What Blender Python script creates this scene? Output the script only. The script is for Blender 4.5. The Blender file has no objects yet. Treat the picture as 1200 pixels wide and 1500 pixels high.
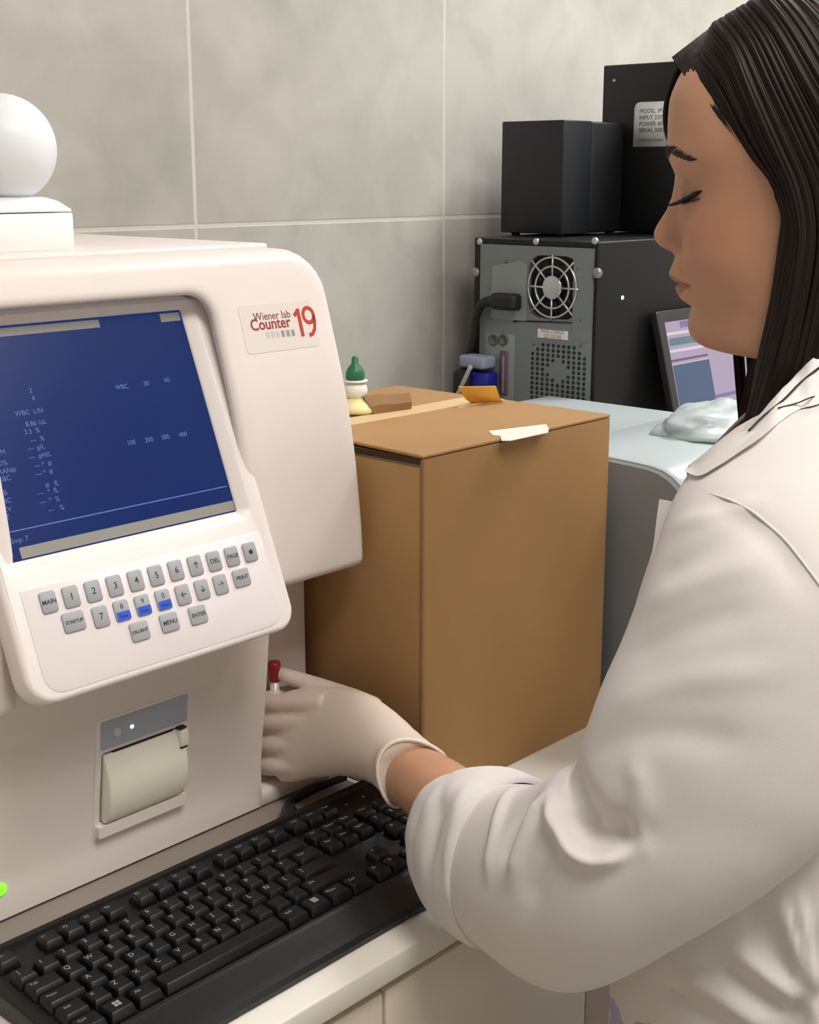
import bpy, bmesh, math, random
import numpy as np
from mathutils import Vector, Matrix, noise

random.seed(7)
SC = bpy.context.scene
COL = SC.collection
# design unit: u = 0.65 mm.  u-space: x along the counter (to the right), y towards the tiled wall, z above the worktop
C = 0.00065
ZC = 0.90                     # worktop height in metres
CAM_U = np.array([0., 0., 899.])
FPX = 2000.0
TH = math.atan(495 / 2000.0)
PH = math.atan2(.737, .676)
RX = np.array([math.cos(PH), -math.sin(PH), 0.])
FW = np.array([math.sin(PH) * math.cos(TH), math.cos(PH) * math.cos(TH), -math.sin(TH)])
UPV = np.cross(RX, FW)

def ray(x, y): return (x - 600) * RX + (750 - y) * UPV + FPX * FW
def at(x, y, X=None, Y=None, z=None, s=None):
    """point of the place seen at a pixel of the 1200x1500 photo on a known plane"""
    d = ray(x, y)
    if s is None:
        s = X / d[0] if X is not None else Y / d[1] if Y is not None else (z - 899) / d[2]
    return CAM_U + s * d
def on_plane(x, y, p0, n):
    d = ray(x, y); p0 = np.array(p0, float); n = np.array(n, float)
    return CAM_U + d * (np.dot(p0 - CAM_U, n) / np.dot(d, n))
def W(p): return Vector((p[0] * C, p[1] * C, ZC + p[2] * C))
def sm(a, b, x):
    t = min(1., max(0., (x - a) / (b - a))) if a != b else (1. if x > a else 0.)
    return t * t * (3 - 2 * t)
def lerp(a, b, t): return a + (b - a) * t
def cr(pts, n):
    """Catmull-Rom resampling of a polyline to n points"""
    P = [np.array(p, float) for p in pts]
    P = [2 * P[0] - P[1]] + P + [2 * P[-1] - P[-2]]
    m = len(P) - 3; out = []
    for i in range(n):
        t = i / (n - 1) * m; k = min(int(t), m - 1); t -= k
        a, b, c, d = P[k:k + 4]
        out.append(.5 * (2 * b + (c - a) * t + (2 * a - 5 * b + 4 * c - d) * t * t + (3 * b - a - 3 * c + d) * t ** 3))
    return out

# ---------------------------------------------------------------- materials
MATS = {}
def srgb(h):
    if isinstance(h, str):
        v = [int(h[i:i + 2], 16) / 255 for i in (0, 2, 4)]
        return tuple(((c / 12.92) if c <= .04045 else ((c + .055) / 1.055) ** 2.4) for c in v) + (1,)
    return tuple(h) + ((1,) if len(h) == 3 else ())
def mat(name, col, rough=.5, metal=0., var=0., vscale=30., bump=0., bscale=200., sss=0., sssr=(1, .3, .15), spec=.5, coat=0., emit=None, estr=1., sheen=0., trans=0.):
    if name in MATS: return MATS[name]
    m = bpy.data.materials.new(name); m.use_nodes = True
    nt = m.node_tree; N = nt.nodes; L = nt.links
    b = N['Principled BSDF']
    col = srgb(col)
    b.inputs['Base Color'].default_value = col
    b.inputs['Roughness'].default_value = rough
    b.inputs['Metallic'].default_value = metal
    b.inputs['Specular IOR Level'].default_value = spec
    b.inputs['Coat Weight'].default_value = coat
    b.inputs['Transmission Weight'].default_value = trans
    if sheen:
        b.inputs['Sheen Weight'].default_value = sheen
    if sss:
        b.inputs['Subsurface Weight'].default_value = sss
        b.inputs['Subsurface Radius'].default_value = sssr
        b.inputs['Subsurface Scale'].default_value = .006
    if emit:
        b.inputs['Emission Color'].default_value = srgb(emit); b.inputs['Emission Strength'].default_value = estr
    tc = N.new('ShaderNodeTexCoord')
    nz = N.new('ShaderNodeTexNoise'); nz.inputs['Scale'].default_value = vscale; nz.inputs['Detail'].default_value = 4
    L.new(tc.outputs['Object'], nz.inputs['Vector'])
    if var:
        mp = N.new('ShaderNodeMapRange'); mp.inputs[1].default_value = .3; mp.inputs[2].default_value = .7
        mp.inputs[3].default_value = 1 - var; mp.inputs[4].default_value = 1 + var
        L.new(nz.outputs['Fac'], mp.inputs[0])
        mx = N.new('ShaderNodeMix'); mx.data_type = 'RGBA'; mx.blend_type = 'MULTIPLY'; mx.inputs[0].default_value = 1
        mx.inputs[6].default_value = col
        L.new(mp.outputs[0], mx.inputs[7]); L.new(mx.outputs[2], b.inputs['Base Color'])
    if bump:
        nb = N.new('ShaderNodeTexNoise'); nb.inputs['Scale'].default_value = bscale; nb.inputs['Detail'].default_value = 3
        L.new(tc.outputs['Object'], nb.inputs['Vector'])
        bp = N.new('ShaderNodeBump'); bp.inputs['Strength'].default_value = bump; bp.inputs['Distance'].default_value = .001
        L.new(nb.outputs['Fac'], bp.inputs['Height']); L.new(bp.outputs[0], b.inputs['Normal'])
    MATS[name] = m
    return m

# ---------------------------------------------------------------- mesh builder (u-space)
class MB:
    def __init__(s): s.v = []; s.f = []; s.m = []; s.sm = []
    def add(s, v, f, mi=0, smooth=True):
        o = len(s.v); s.v += [tuple(float(a) for a in p) for p in v]
        for q in f: s.f.append(tuple(o + i for i in q)); s.m.append(mi); s.sm.append(smooth)
        return s
    def box(s, x0, x1, y0, y1, z0, z1, bev=0., seg=2, mi=0, xf=None):
        bm = bmesh.new(); bmesh.ops.create_cube(bm, size=1)
        for v in bm.verts:
            v.co = Vector(((x0 + x1) / 2 + v.co.x * (x1 - x0), (y0 + y1) / 2 + v.co.y * (y1 - y0), (z0 + z1) / 2 + v.co.z * (z1 - z0)))
        if bev: bmesh.ops.bevel(bm, geom=list(bm.edges), offset=bev, segments=seg, profile=.5, affect='EDGES', clamp_overlap=True)
        bm.verts.index_update()
        vs = [np.array(v.co) for v in bm.verts]
        if xf: vs = [xf(p) for p in vs]
        s.add(vs, [[v.index for v in f.verts] for f in bm.faces], mi, bool(bev)); bm.free(); return s
    def loft(s, rings, closed=True, cap0=False, cap1=False, mi=0, smooth=True):
        n = len(rings[0]); v = [p for r in rings for p in r]; f = []
        for i in range(len(rings) - 1):
            for j in range(n if closed else n - 1):
                a = i * n + j; b = i * n + (j + 1) % n
                f.append((a, b, b + n, a + n))
        if cap0: f.append(tuple(range(n - 1, -1, -1)))
        if cap1: f.append(tuple(range((len(rings) - 1) * n, len(rings) * n)))
        return s.add(v, f, mi, smooth)
    def tube(s, pts, rad, n=10, mi=0, cap=True, flat=1., up=None):
        P = [np.array(p, float) for p in pts]
        R_ = rad if hasattr(rad, '__len__') else [rad] * len(P)
        rings = []; u = None
        for i, p in enumerate(P):
            t = P[min(i + 1, len(P) - 1)] - P[max(i - 1, 0)]; t /= (np.linalg.norm(t) + 1e-9)
            if u is None:
                a = np.array(up, float) if up is not None else (np.array([0, 0, 1.]) if abs(t[2]) < .9 else np.array([1., 0, 0]))
                u = a - t * np.dot(a, t)
            else: u = u - t * np.dot(u, t)
            u /= np.linalg.norm(u) + 1e-9; w = np.cross(t, u)
            rings.append([p + R_[i] * (math.cos(2 * math.pi * k / n) * u * flat + math.sin(2 * math.pi * k / n) * w) for k in range(n)])
        return s.loft(rings, True, cap, cap, mi)
    def lathe(s, prof, c, axis=(0, 0, 1), n=32, mi=0, cap=True):
        ax = np.array(axis, float); ax /= np.linalg.norm(ax)
        a = np.array([1., 0, 0]) if abs(ax[0]) < .9 else np.array([0, 1., 0])
        u = a - ax * np.dot(a, ax); u /= np.linalg.norm(u); w = np.cross(ax, u)
        rings = [[np.array(c, float) + ax * h + r * (math.cos(2 * math.pi * k / n) * u + math.sin(2 * math.pi * k / n) * w) for k in range(n)] for r, h in prof]
        return s.loft(rings, True, cap, cap, mi)
    def text(s, txt, size, fn, mi=0, depth=.4, align='CENTER', bold=0.):
        v, f = text_mesh(txt, size, depth, align, bold)
        return s.add([fn(p) for p in v], f, mi, False)
    def sphere(s, c, r, n=24, mi=0, sc=(1, 1, 1)):
        m = n // 2
        rings = [[np.array(c, float) + r * np.array([math.sin(math.pi * i / m) * math.cos(2 * math.pi * k / n) * sc[0], math.sin(math.pi * i / m) * math.sin(2 * math.pi * k / n) * sc[1], -math.cos(math.pi * i / m) * sc[2]]) for k in range(n)] for i in range(1, m)]
        return s.loft(rings, True, True, True, mi)

def text_mesh(txt, size, depth, align, bold=0.):
    cu = bpy.data.curves.new('tmp', 'FONT'); cu.body = txt; cu.size = size; cu.align_x = align; cu.align_y = 'CENTER'; cu.extrude = depth; cu.offset = bold; cu.resolution_u = 3
    o = bpy.data.objects.new('tmp', cu); COL.objects.link(o)
    dg = bpy.context.evaluated_depsgraph_get(); dg.update()
    me = o.evaluated_get(dg).to_mesh()
    v = [np.array(p.co) for p in me.vertices]; f = [list(p.vertices) for p in me.polygons]
    o.evaluated_get(dg).to_mesh_clear()
    bpy.data.objects.remove(o); bpy.data.curves.remove(cu)
    return v, f

ORG = {}
def thing(name, label, cat, org, group=None, kind=None):
    o = bpy.data.objects.new(name, None); COL.objects.link(o); o.empty_display_size = .03
    o.location = W(org); ORG[o.name] = np.array(org, float)
    if label: o['label'] = label
    if cat: o['category'] = cat
    if group: o['group'] = group
    if kind: o['kind'] = kind
    return o
def obj(name, mb, mats, parent=None, org=None, label=None, cat=None, group=None, kind=None, normals=True, sharp=None):
    me = bpy.data.meshes.new(name)
    if parent is not None: o0 = ORG[parent.name]
    elif org is not None: o0 = np.array(org, float)
    else:
        a = np.array(mb.v); o0 = np.array([(a[:, 0].min() + a[:, 0].max()) / 2, (a[:, 1].min() + a[:, 1].max()) / 2, a[:, 2].min()])
    me.from_pydata([tuple((np.array(p) - o0) * C) for p in mb.v], [], mb.f)
    if not isinstance(mats, (list, tuple)): mats = [mats]
    for m in mats: me.materials.append(m)
    me.polygons.foreach_set('material_index', mb.m)
    me.polygons.foreach_set('use_smooth', mb.sm)
    if normals:
        bm = bmesh.new(); bm.from_mesh(me); bmesh.ops.recalc_face_normals(bm, faces=bm.faces); bm.to_mesh(me); bm.free()
    if sharp: me.set_sharp_from_angle(angle=math.radians(sharp))
    me.update()
    o = bpy.data.objects.new(name, me); COL.objects.link(o)
    if parent is not None: o.parent = parent
    else: o.location = W(o0)
    ORG[o.name] = o0
    if label: o['label'] = label
    if cat: o['category'] = cat
    if group: o['group'] = group
    if kind: o['kind'] = kind
    return o
def mod_bevel(o, w, seg=2):
    m = o.modifiers.new('Bevel', 'BEVEL'); m.width = w * C; m.segments = seg; m.limit_method = 'ANGLE'; m.angle_limit = math.radians(40)
def rrect(x0, x1, z0, z1, r, k=6, m=8):
    """rounded rectangle outline; r = (bl, br, tr, tl) or a number; same point count for same k, m"""
    if not hasattr(r, '__len__'): r = (r,) * 4
    cs = [(x0 + r[0], z0 + r[0], r[0], 180), (x1 - r[1], z0 + r[1], r[1], 270), (x1 - r[2], z1 - r[2], r[2], 0), (x0 + r[3], z1 - r[3], r[3], 90)]
    out = []
    for i, (cx, cz, rr, a0) in enumerate(cs):
        arc = [(cx + rr * math.cos(math.radians(a0 + 90 * j / k)), cz + rr * math.sin(math.radians(a0 + 90 * j / k))) for j in range(k + 1)]
        out += arc
        nx = cs[(i + 1) % 4]
        e = (nx[0] + nx[2] * math.cos(math.radians(nx[3])), nx[1] + nx[2] * math.sin(math.radians(nx[3])))
        for j in range(1, m): out.append((lerp(arc[-1][0], e[0], j / m), lerp(arc[-1][1], e[1], j / m)))
    return out
def offr(x0, x1, z0, z1, r, d, **kw):
    """rrect grown outward by d"""
    if not hasattr(r, '__len__'): r = (r,) * 4
    return rrect(x0 - d, x1 + d, z0 - d, z1 + d, tuple(max(.5, a + d) for a in r), **kw)
# ================================================================ the room
FLOOR = -ZC / C
CEIL = (2.7 - ZC) / C
WY = 2100.
def wall_material():
    m = bpy.data.materials.new('grey_stone_tile'); m.use_nodes = True
    nt = m.node_tree; N = nt.nodes; L = nt.links; b = N['Principled BSDF']
    tc = N.new('ShaderNodeTexCoord'); sp = N.new('ShaderNodeSeparateXYZ'); L.new(tc.outputs['Object'], sp.inputs[0])
    def math_(op, a, v=None, v2=None):
        n = N.new('ShaderNodeMath'); n.operation = op
        if hasattr(a, 'links'): L.new(a, n.inputs[0])
        else: n.inputs[0].default_value = a
        if v is not None:
            if hasattr(v, 'links'): L.new(v, n.inputs[1])
            else: n.inputs[1].default_value = v
        return n.outputs[0]
    def line(sock, off, per, half):
        a = math_('ADD', sock, -off + per * 50 + per / 2)
        a = math_('MODULO', a, per)
        a = math_('SUBTRACT', a, per / 2); a = math_('ABSOLUTE', a)
        mr = N.new('ShaderNodeMapRange'); mr.interpolation_type = 'SMOOTHSTEP'
        mr.inputs[1].default_value = half * .6; mr.inputs[2].default_value = half * 1.5; mr.inputs[3].default_value = 1; mr.inputs[4].default_value = 0
        L.new(a, mr.inputs[0]); return mr.outputs[0]
    gx = line(sp.outputs['X'], 1686.4 * C, 718.7 * C, .0026)
    lim = math_('LESS_THAN', sp.outputs['X'], 2900 * C); gx = math_('MULTIPLY', gx, lim)
    gz = line(sp.outputs['Z'], ZC + 803 * C, 1000 * C, .0024)
    g = math_('MAXIMUM', gx, gz)
    n1 = N.new('ShaderNodeTexNoise'); n1.inputs['Scale'].default_value = 3.2; n1.inputs['Detail'].default_value = 6; n1.inputs['Roughness'].default_value = .55
    n2 = N.new('ShaderNodeTexNoise'); n2.inputs['Scale'].default_value = 11; n2.inputs['Detail'].default_value = 5; n2.inputs['Distortion'].default_value = .8
    L.new(tc.outputs['Object'], n1.inputs['Vector']); L.new(tc.outputs['Object'], n2.inputs['Vector'])
    s = math_('ADD', math_('MULTIPLY', n1.outputs['Fac'], .6), math_('MULTIPLY', n2.outputs['Fac'], .4))
    rp = N.new('ShaderNodeValToRGB'); L.new(s, rp.inputs[0])
    e = rp.color_ramp.elements
    e[0].position = .33; e[0].color = srgb('a5a29c'); e[1].position = .62; e[1].color = srgb('c2bfb8')
    x = e.new(.48); x.color = srgb('b5b2ab')
    mx = N.new('ShaderNodeMix'); mx.data_type = 'RGBA'; L.new(g, mx.inputs[0]); L.new(rp.outputs[0], mx.inputs[6]); mx.inputs[7].default_value = srgb('d0cdc6')
    L.new(mx.outputs[2], b.inputs['Base Color']); b.inputs['Roughness'].default_value = .5
    bp = N.new('ShaderNodeBump'); bp.inputs['Strength'].default_value = .35; bp.inputs['Distance'].default_value = .002; bp.invert = True
    L.new(g, bp.inputs['Height']); L.new(bp.outputs[0], b.inputs['Normal'])
    return m
M_tile = wall_material()
M_paint = mat('wall_paint', 'd9d6cf', .8, var=.03, vscale=3)
M_ceil = mat('ceiling_paint', 'eeece8', .9, var=.02, vscale=3)
M_floor = mat('floor_tile', '9a958e', .4, var=.1, vscale=4)
X0R, X1R, Y0R = -2400., 4300., -2600.
T = 120.
def st(name, b, m): return obj(name, MB().box(*b), m, org=(0, 0, FLOOR), kind='structure')
st('wall_back', (X0R - T, X1R + T, WY, WY + T, FLOOR, CEIL), M_tile)
st('wall_right', (X1R, X1R + T, Y0R, WY, FLOOR, CEIL), M_paint)
st('wall_left', (X0R - T, X0R, Y0R, WY, FLOOR, CEIL), M_paint)
st('wall_front', (X0R - T, X1R + T, Y0R - T, Y0R, FLOOR, CEIL), M_paint)
st('floor', (X0R - T, X1R + T, Y0R - T, WY + T, FLOOR - T, FLOOR), M_floor)
st('ceiling', (X0R - T, X1R + T, Y0R - T, WY + T, CEIL, CEIL + T), M_ceil)

# ceiling panels (two real lamps of the room and one added, all outside the frame)
M_lampframe = mat('lamp_frame', 'f2f2f0', .4)
M_diff = mat('lamp_diffuser', 'ffffff', .5, emit='fff4e6', estr=2.0)
def panel(x, y, w, d, power, col, label):
    t = thing('ceiling_light', label, 'light', (x, y, CEIL - 2))
    f = MB()
    o1 = [(a, b_) for a, b_ in rrect(-w / 2, w / 2, -d / 2, d / 2, 4, 3, 3)]
    o2 = [(a, b_) for a, b_ in rrect(-w / 2 + 25, w / 2 - 25, -d / 2 + 25, d / 2 - 25, 4, 3, 3)]
    ring = lambda o, z: [(x + a, y + b_, CEIL + z) for a, b_ in o]
    f.loft([ring(o1, -1), ring(o1, -22), ring(o2, -22), ring(o2, -8)], smooth=False)
    obj('frame', f, M_lampframe, t)
    obj('diffuser', MB().box(x - w / 2 + 24, x + w / 2 - 24, y - d / 2 + 24, y + d / 2 - 24, CEIL - 14, CEIL - 8), M_diff, t)
    l = bpy.data.lights.new('ceiling_lamp', 'AREA'); l.shape = 'RECTANGLE'; l.size = (w - 60) * C; l.size_y = (d - 60) * C; l.energy = power; l.color = col
    lo = bpy.data.objects.new('ceiling_lamp', l); COL.objects.link(lo); lo.location = W((x, y, CEIL - 30))
panel(700., -350., 1000., 1000., 24, (1, .965, .935), 'square ceiling light panel over the room in front of the counter')
panel(3450., 900., 900., 900., 30, (.97, .985, 1), 'square ceiling light panel above the computer end of the counter')
panel(1950., -1050., 900., 900., 13, (1, .97, .94), 'square ceiling light panel added unseen behind the woman for the screen reflection')  # unseen panel added for the blue screen's top reflection and front fill

# ================================================================ counter
M_top = mat('worktop_laminate', 'e4dfd4', .35, var=.03, vscale=6)
M_cab = mat('cabinet_laminate', 'e0d6c4', .45, var=.03, vscale=5)
M_handle = mat('brushed_steel', 'b8b8b6', .35, metal=1)
o = obj('worktop', MB().box(-1500, 4200, 990, WY - 1, -34, 0, 3), M_top, org=(1300, 1500, -34), label='long cream worktop of the counter along the tiled wall', cat='worktop')
cabs = [(-700, 240, 'cream base cabinet far to the left under the analyzer'), (240, 1048, 'cream base cabinet under the black keyboard'), (1048, 1900, 'cream base cabinet under the cardboard box, left of the coat'), (1900, 2900, 'cream base cabinet under the computer tower')]
for x0, x1, lab in cabs:
    t = thing('base_cabinet', lab, 'cabinet', ((x0 + x1) / 2, 1500, FLOOR), group='cabinets under the counter')
    obj('body', MB().box(x0 + 1, x1 - 1, 1024, WY - 3, FLOOR + 120, -35), M_cab, t)
    obj('plinth', MB().box(x0 + 1, x1 - 1, 1090, WY - 3, FLOOR, FLOOR + 119), M_cab, t)
    mid = (x0 + x1) / 2
    for a, b_ in ((x0 + 3, mid - 2), (mid + 2, x1 - 3)):
        d = obj('door', MB().box(a, b_, 1002, 1023, FLOOR + 125, -52, 2), M_cab, t)
        hx = mid - 40 if b_ < mid else mid + 40
        obj('handle', MB().tube([(hx, 1002, -500), (hx, 975, -495), (hx, 975, -700), (hx, 1002, -695)], 7, 8), M_handle, d)
# ================================================================ blood counter (analyzer)
M_wht = mat('analyzer_plastic', 'e6dcd6', .38, var=.015, vscale=8, bump=.06, bscale=900)
M_wht2 = mat('analyzer_panel_plastic', 'ece4df', .35, var=.01, vscale=8)
M_key = mat('rubber_key_grey', 'a3a5a8', .5)
M_keyt = mat('key_legend', '2a2a30', .6)
M_keyb = mat('key_legend_blue', '2b55d0', .5)
M_greyst = mat('printer_strip_grey', 'adb4c0', .45)
M_cream = mat('printer_cover_cream', 'f1edde', .45, var=.02)
M_dark = mat('dark_gap', '1a1817', .7)
ANA = thing('blood_analyzer', 'large off-white blood counter with a blue screen and keypad, left of the cardboard box', 'lab analyzer', (950, 1680, 0))
XL, XR = 560., 1345.
_hz = [340, 353, 400, 444, 487, 530, 587, 634, 672, 746, 790, 830]
_hy = [1313.2, 1313.2, 1314.2, 1318.5, 1323, 1329, 1340.3, 1352, 1363.5, 1385.2, 1399, 1414]
def Yh(z): return float(np.interp(z, _hz, _hy))
def Yhs(z): return sum(Yh(z + d) for d in (-24, -12, 0, 12, 24)) / 5
ZB, ZT = 353., 800.
KW = dict(k=6, m=14)
R_out = (24, 17, 62, 62); R_hole = (30, 30, 34, 34)
HX0, HX1, HZ0, HZ1 = 790., 1133., 450., 749.
b = MB()
def hr(inset, dy=None, Y=None):
    return [(x, (Yhs(z) + dy) if Y is None else Y, z) for x, z in offr(XL, XR, ZB, ZT, R_out, -inset, **KW)]
def hh(out, dy=None, pan=None):
    return [(x, Yhs(z) + dy if pan is None else 1307 + .4 * (z - 466) + pan, z) for x, z in offr(HX0, HX1, HZ0, HZ1, R_hole, out, **KW)]
rings = [hr(0, Y=1995), hr(0, Y=1700), hr(0, dy=26)]
for a in range(1, 7):
    q = math.pi / 2 * a / 6
    rings.append(hr(16 * (1 - math.cos(q)), dy=26 - 26 * math.sin(q) if a < 6 else 0))
o1 = offr(XL, XR, ZB, ZT, R_out, -16, **KW); o2 = offr(HX0, HX1, HZ0, HZ1, R_hole, 12, **KW)
for a in range(1, 8):
    t = a / 8
    rings.append([(lerp(p[0], q[0], t), Yhs(lerp(p[1], q[1], t)), lerp(p[1], q[1], t)) for p, q in zip(o1, o2)])
rings += [hh(12, 0), hh(7, 1), hh(3, 4), hh(0, 9), hh(2, 14), hh(26, pan=26)]
b.loft(rings, cap0=True)
obj('upper_housing', b, M_wht, ANA)
b = MB().box(XL + 20, 1292, 1452, 1985, 797, 806, 4)
obj('top_plate', b, M_wht, ANA)
# lower body: front with an opening for the printer
_lz = [-10, 0, 30, 60, 115, 160, 200, 263, 300, 360]
_ly = [1390, 1390, 1391, 1393, 1387, 1380, 1375, 1368, 1365, 1362]
def Yl(z): return sum(float(np.interp(z + d, _lz, _ly)) for d in (-8, 0, 8)) / 3
PX0, PX1, PZ0, PZ1 = 921., 1050., 84., 184.
KL = dict(k=3, m=12)
o1 = rrect(XL, 1204, 5, 358, 5, **KL); o2 = rrect(PX0, PX1, PZ0, PZ1, 4, **KL)
b = MB()
rings = [[(x, 1990, z) for x, z in o1], [(x, Yl(z) + 5, z) for x, z in o1]]
o1i = rrect(XL + 4, 1200, 8, 354, 4, **KL)
for t in [0, .08, .18, .3, .42, .55, .7, .85, 1]:
    rings.append([(lerp(p[0], q[0], t), Yl(lerp(p[1], q[1], t)), lerp(p[1], q[1], t)) for p, q in zip(o1i, o2)])
rings.append([(x, Yl(z) + 46, z) for x, z in o2])
b.loft(rings[:-1] , cap0=True)
b.loft([rings[-2], rings[-1]], cap1=True, mi=1)
obj('lower_body', b, [M_wht, M_cream], ANA, sharp=50)
b = MB().box(XL, 776, 1314.2, 1420, 300, 420, 13, 4)
obj('housing_cheek', b, M_wht, ANA)
obj('sampling_bay', MB().box(1203, XR, 1447, 1990, 26, 360, 4), M_wht, ANA)
b = MB()
tr = lambda z, e: [(x, y, z) for x, y in rrect(XL + e, XR - e, 1391 + e, 1990 - e, 14, 5, 6)]
b.loft([tr(5, 3), tr(8, 0), tr(22, 0), tr(28, 2), tr(31, 7)], cap0=True, cap1=True)
obj('base_tray', b, M_wht, ANA, sharp=60)
obj('shade_sheet', MB().box(XL - 20, 1352, 1336, 2010, 0.2, 3, .8), mat('shade_taupe', '8f857c', .55), label='thin taupe sheet added under the analyzer as shade on the worktop strip behind the keyboard', cat='shade sheet')  # added sheet; its taupe colour stands in for shade on the worktop
for fx, fy in ((600, 1420), (1310, 1420), (600, 1950), (1310, 1950)):
    obj('foot', MB().lathe([(20, 3), (20, 8)], (fx, fy, 0)), M_dark, ANA)
# screen panel
EV = np.array([0, .4, 1.]) / math.hypot(.4, 1); EN = np.array([0, -1., .4]) / math.hypot(.4, 1)
P0 = np.array([0., 1307., 466.])
def PP(x, v, d=0.): return P0 + np.array([x, 0, 0]) + EV * v + EN * d
def pan(px_, py_):
    q = on_plane(px_, py_, P0, EN); return q[0], float(np.dot(q - P0, EV))
VB, VT = -149., 303.
R_p = (34, 30, 20, 20); SX0, SX1, SV0, SV1 = 776., 1112., 15., 287.
KP = dict(k=8, m=10)
pr = lambda e, d: [PP(x, v, d) for x, v in offr(755, 1151, VB, VT, R_p, -e, **KP)]
sr = lambda e, d: [PP(x, v, d) for x, v in offr(SX0, SX1, SV0, SV1, (3,) * 4, e, **KP)]
b = MB()
rings = [pr(3, -34), pr(0, -30), pr(0, -7)]
for a in range(1, 6):
    q = math.pi / 2 * a / 5; rings.append(pr(7 * (1 - math.cos(q)), -7 + 7 * math.sin(q)))
rings += [sr(15, 0), sr(13, -1), sr(2, -9), sr(0, -11), sr(0, -16)]
b.loft(rings, cap0=True)
SP = obj('screen_panel', b, M_wht2, ANA, sharp=50)
# screen
def screen_material():
    m = bpy.data.materials.new('blue_screen'); m.use_nodes = True
    nt = m.node_tree; b_ = nt.nodes['Principled BSDF']
    b_.inputs['Base Color'].default_value = srgb('070b1a'); b_.inputs['Roughness'].default_value = .24
    b_.inputs['Emission Color'].default_value = srgb('003f9c'); b_.inputs['Emission Strength'].default_value = .4
    return m
M_scr = screen_material()
M_scrt = mat('screen_text_light', '4d619c', .5, emit='5f78b8', estr=.2)
M_scrbar = mat('screen_bar_grey', '7b7a74', .4, emit='9a948a', estr=.3)
b = MB()
b.loft([[PP(x, v, -12) for x, v in rrect(SX0 - 1, SX1 + 1, SV0 - 1, SV1 + 1, 1, 1, 1)], [PP(x, v, -18) for x, v in rrect(SX0 - 1, SX1 + 1, SV0 - 1, SV1 + 1, 1, 1, 1)]], cap0=True, cap1=True, smooth=False)
SCRN = obj('screen', b, M_scr, SP)
b = MB()
def sq(b, x0, x1, v0, v1, mi, d=-11.8):
    b.loft([[PP(x0, v0, d), PP(x1, v0, d), PP(x1, v1, d), PP(x0, v1, d)], [PP(x0, v0, d - .2), PP(x1, v0, d - .2), PP(x1, v1, d - .2), PP(x0, v1, d - .2)]], cap0=True, cap1=True, mi=mi, smooth=False)
sq(b, 797, SX1 - 1, SV0 + 2, SV0 + 15, 1)                      # grey status bar along the bottom
sq(b, SX0 + 3, SX1 - 4, SV0 + 34, SV0 + 35.4, 0)                # thin rule
sq(b, SX0 + 2, 985, SV1 - 13, SV1 - 3, 1)                      # title bar along the top
sq(b, 1078, SX1 - 3, SV1 - 14, SV1 - 3, 1)
def stx(b, px_, py_, s, size, mi=0):
    x, v = pan(px_, py_)
    b.text(s, size, lambda p: PP(x + p[0], v + p[1], -11.8 + p[2] * .3), mi)
for (q, r_, s) in [(52, 568, '2'), (56, 580, '4'), (50, 600, 'WBC  L/N'), (60, 616, '8.86 /uL'), (54, 628, '3.3  %'), (62, 640, '---  %'), (60, 652, '---  g/L'), (66, 664, '---  pH/L'), (70, 677, '--- *  #'), (72, 689, '--- *  #'), (84, 706, '#   fL'), (78, 717, '---  *  fL'), (80, 730, '---  *  %'), (90, 742, '---   %'),
                   (6, 660, 'LYM'), (6, 676, 'MID%'), (14, 687, 'GRAN#'), (14, 698, 'RBC'), (8, 720, 'HGB'), (10, 732, 'MCHC'), (14, 744, 'MCV'), (12, 756, 'HCT'),
                   (186, 563, 'WBC'), (222, 558, '30'), (252, 553, '60'), (200, 645, '100'), (226, 641, '200'), (250, 637, '300'), (276, 633, '400'), (36, 788, 'Smp: 7')]:
    stx(b, q, r_, s, 8.5)
obj('screen_text', b, [M_scrt, M_scrbar], SCRN)
# keypad
b = MB()
kr = lambda e, d: [PP(x, v, d) for x, v in offr(776, 1129, -140, -17, (24, 22, 4, 4), -e, k=6, m=3)]
b.loft([kr(0, -.5), kr(0, .5), kr(.6, .9)], cap0=True, cap1=True)
obj('keypad_overlay', b, mat('keypad_film', 'eee6e6', .3), SP, sharp=40)
KEYS = [(70, 882.6, 'MAIN', 0), (103, 874.5, '1', 0), (135.4, 866.4, '2', 0), (167, 858.6, '3', 0), (197.8, 851, '4', 0), (227.5, 843.6, '5', 0), (256.6, 836, '6', 0), (285, 829, '\u2191', 0), (312.4, 822.4, 'DEL', 0), (338.8, 815.4, 'PAGE', 0), (365, 809, '*', 0),
        (107, 911, 'STARTUP', 1), (146.5, 903.6, '7', 0), (177.4, 895, '8', 2), (208, 887, '9', 2), (238, 879, '0', 2), (267, 871.5, '\u2190', 0), (295, 864, '\u2193', 0), (322, 856.5, '\u2192', 0), (352.6, 846.6, 'PRINT', 1),
        (203.5, 925, 'DILUENT', 1), (247, 912, 'MENU', 1), (289, 901, 'ENTER', 1)]
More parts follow.
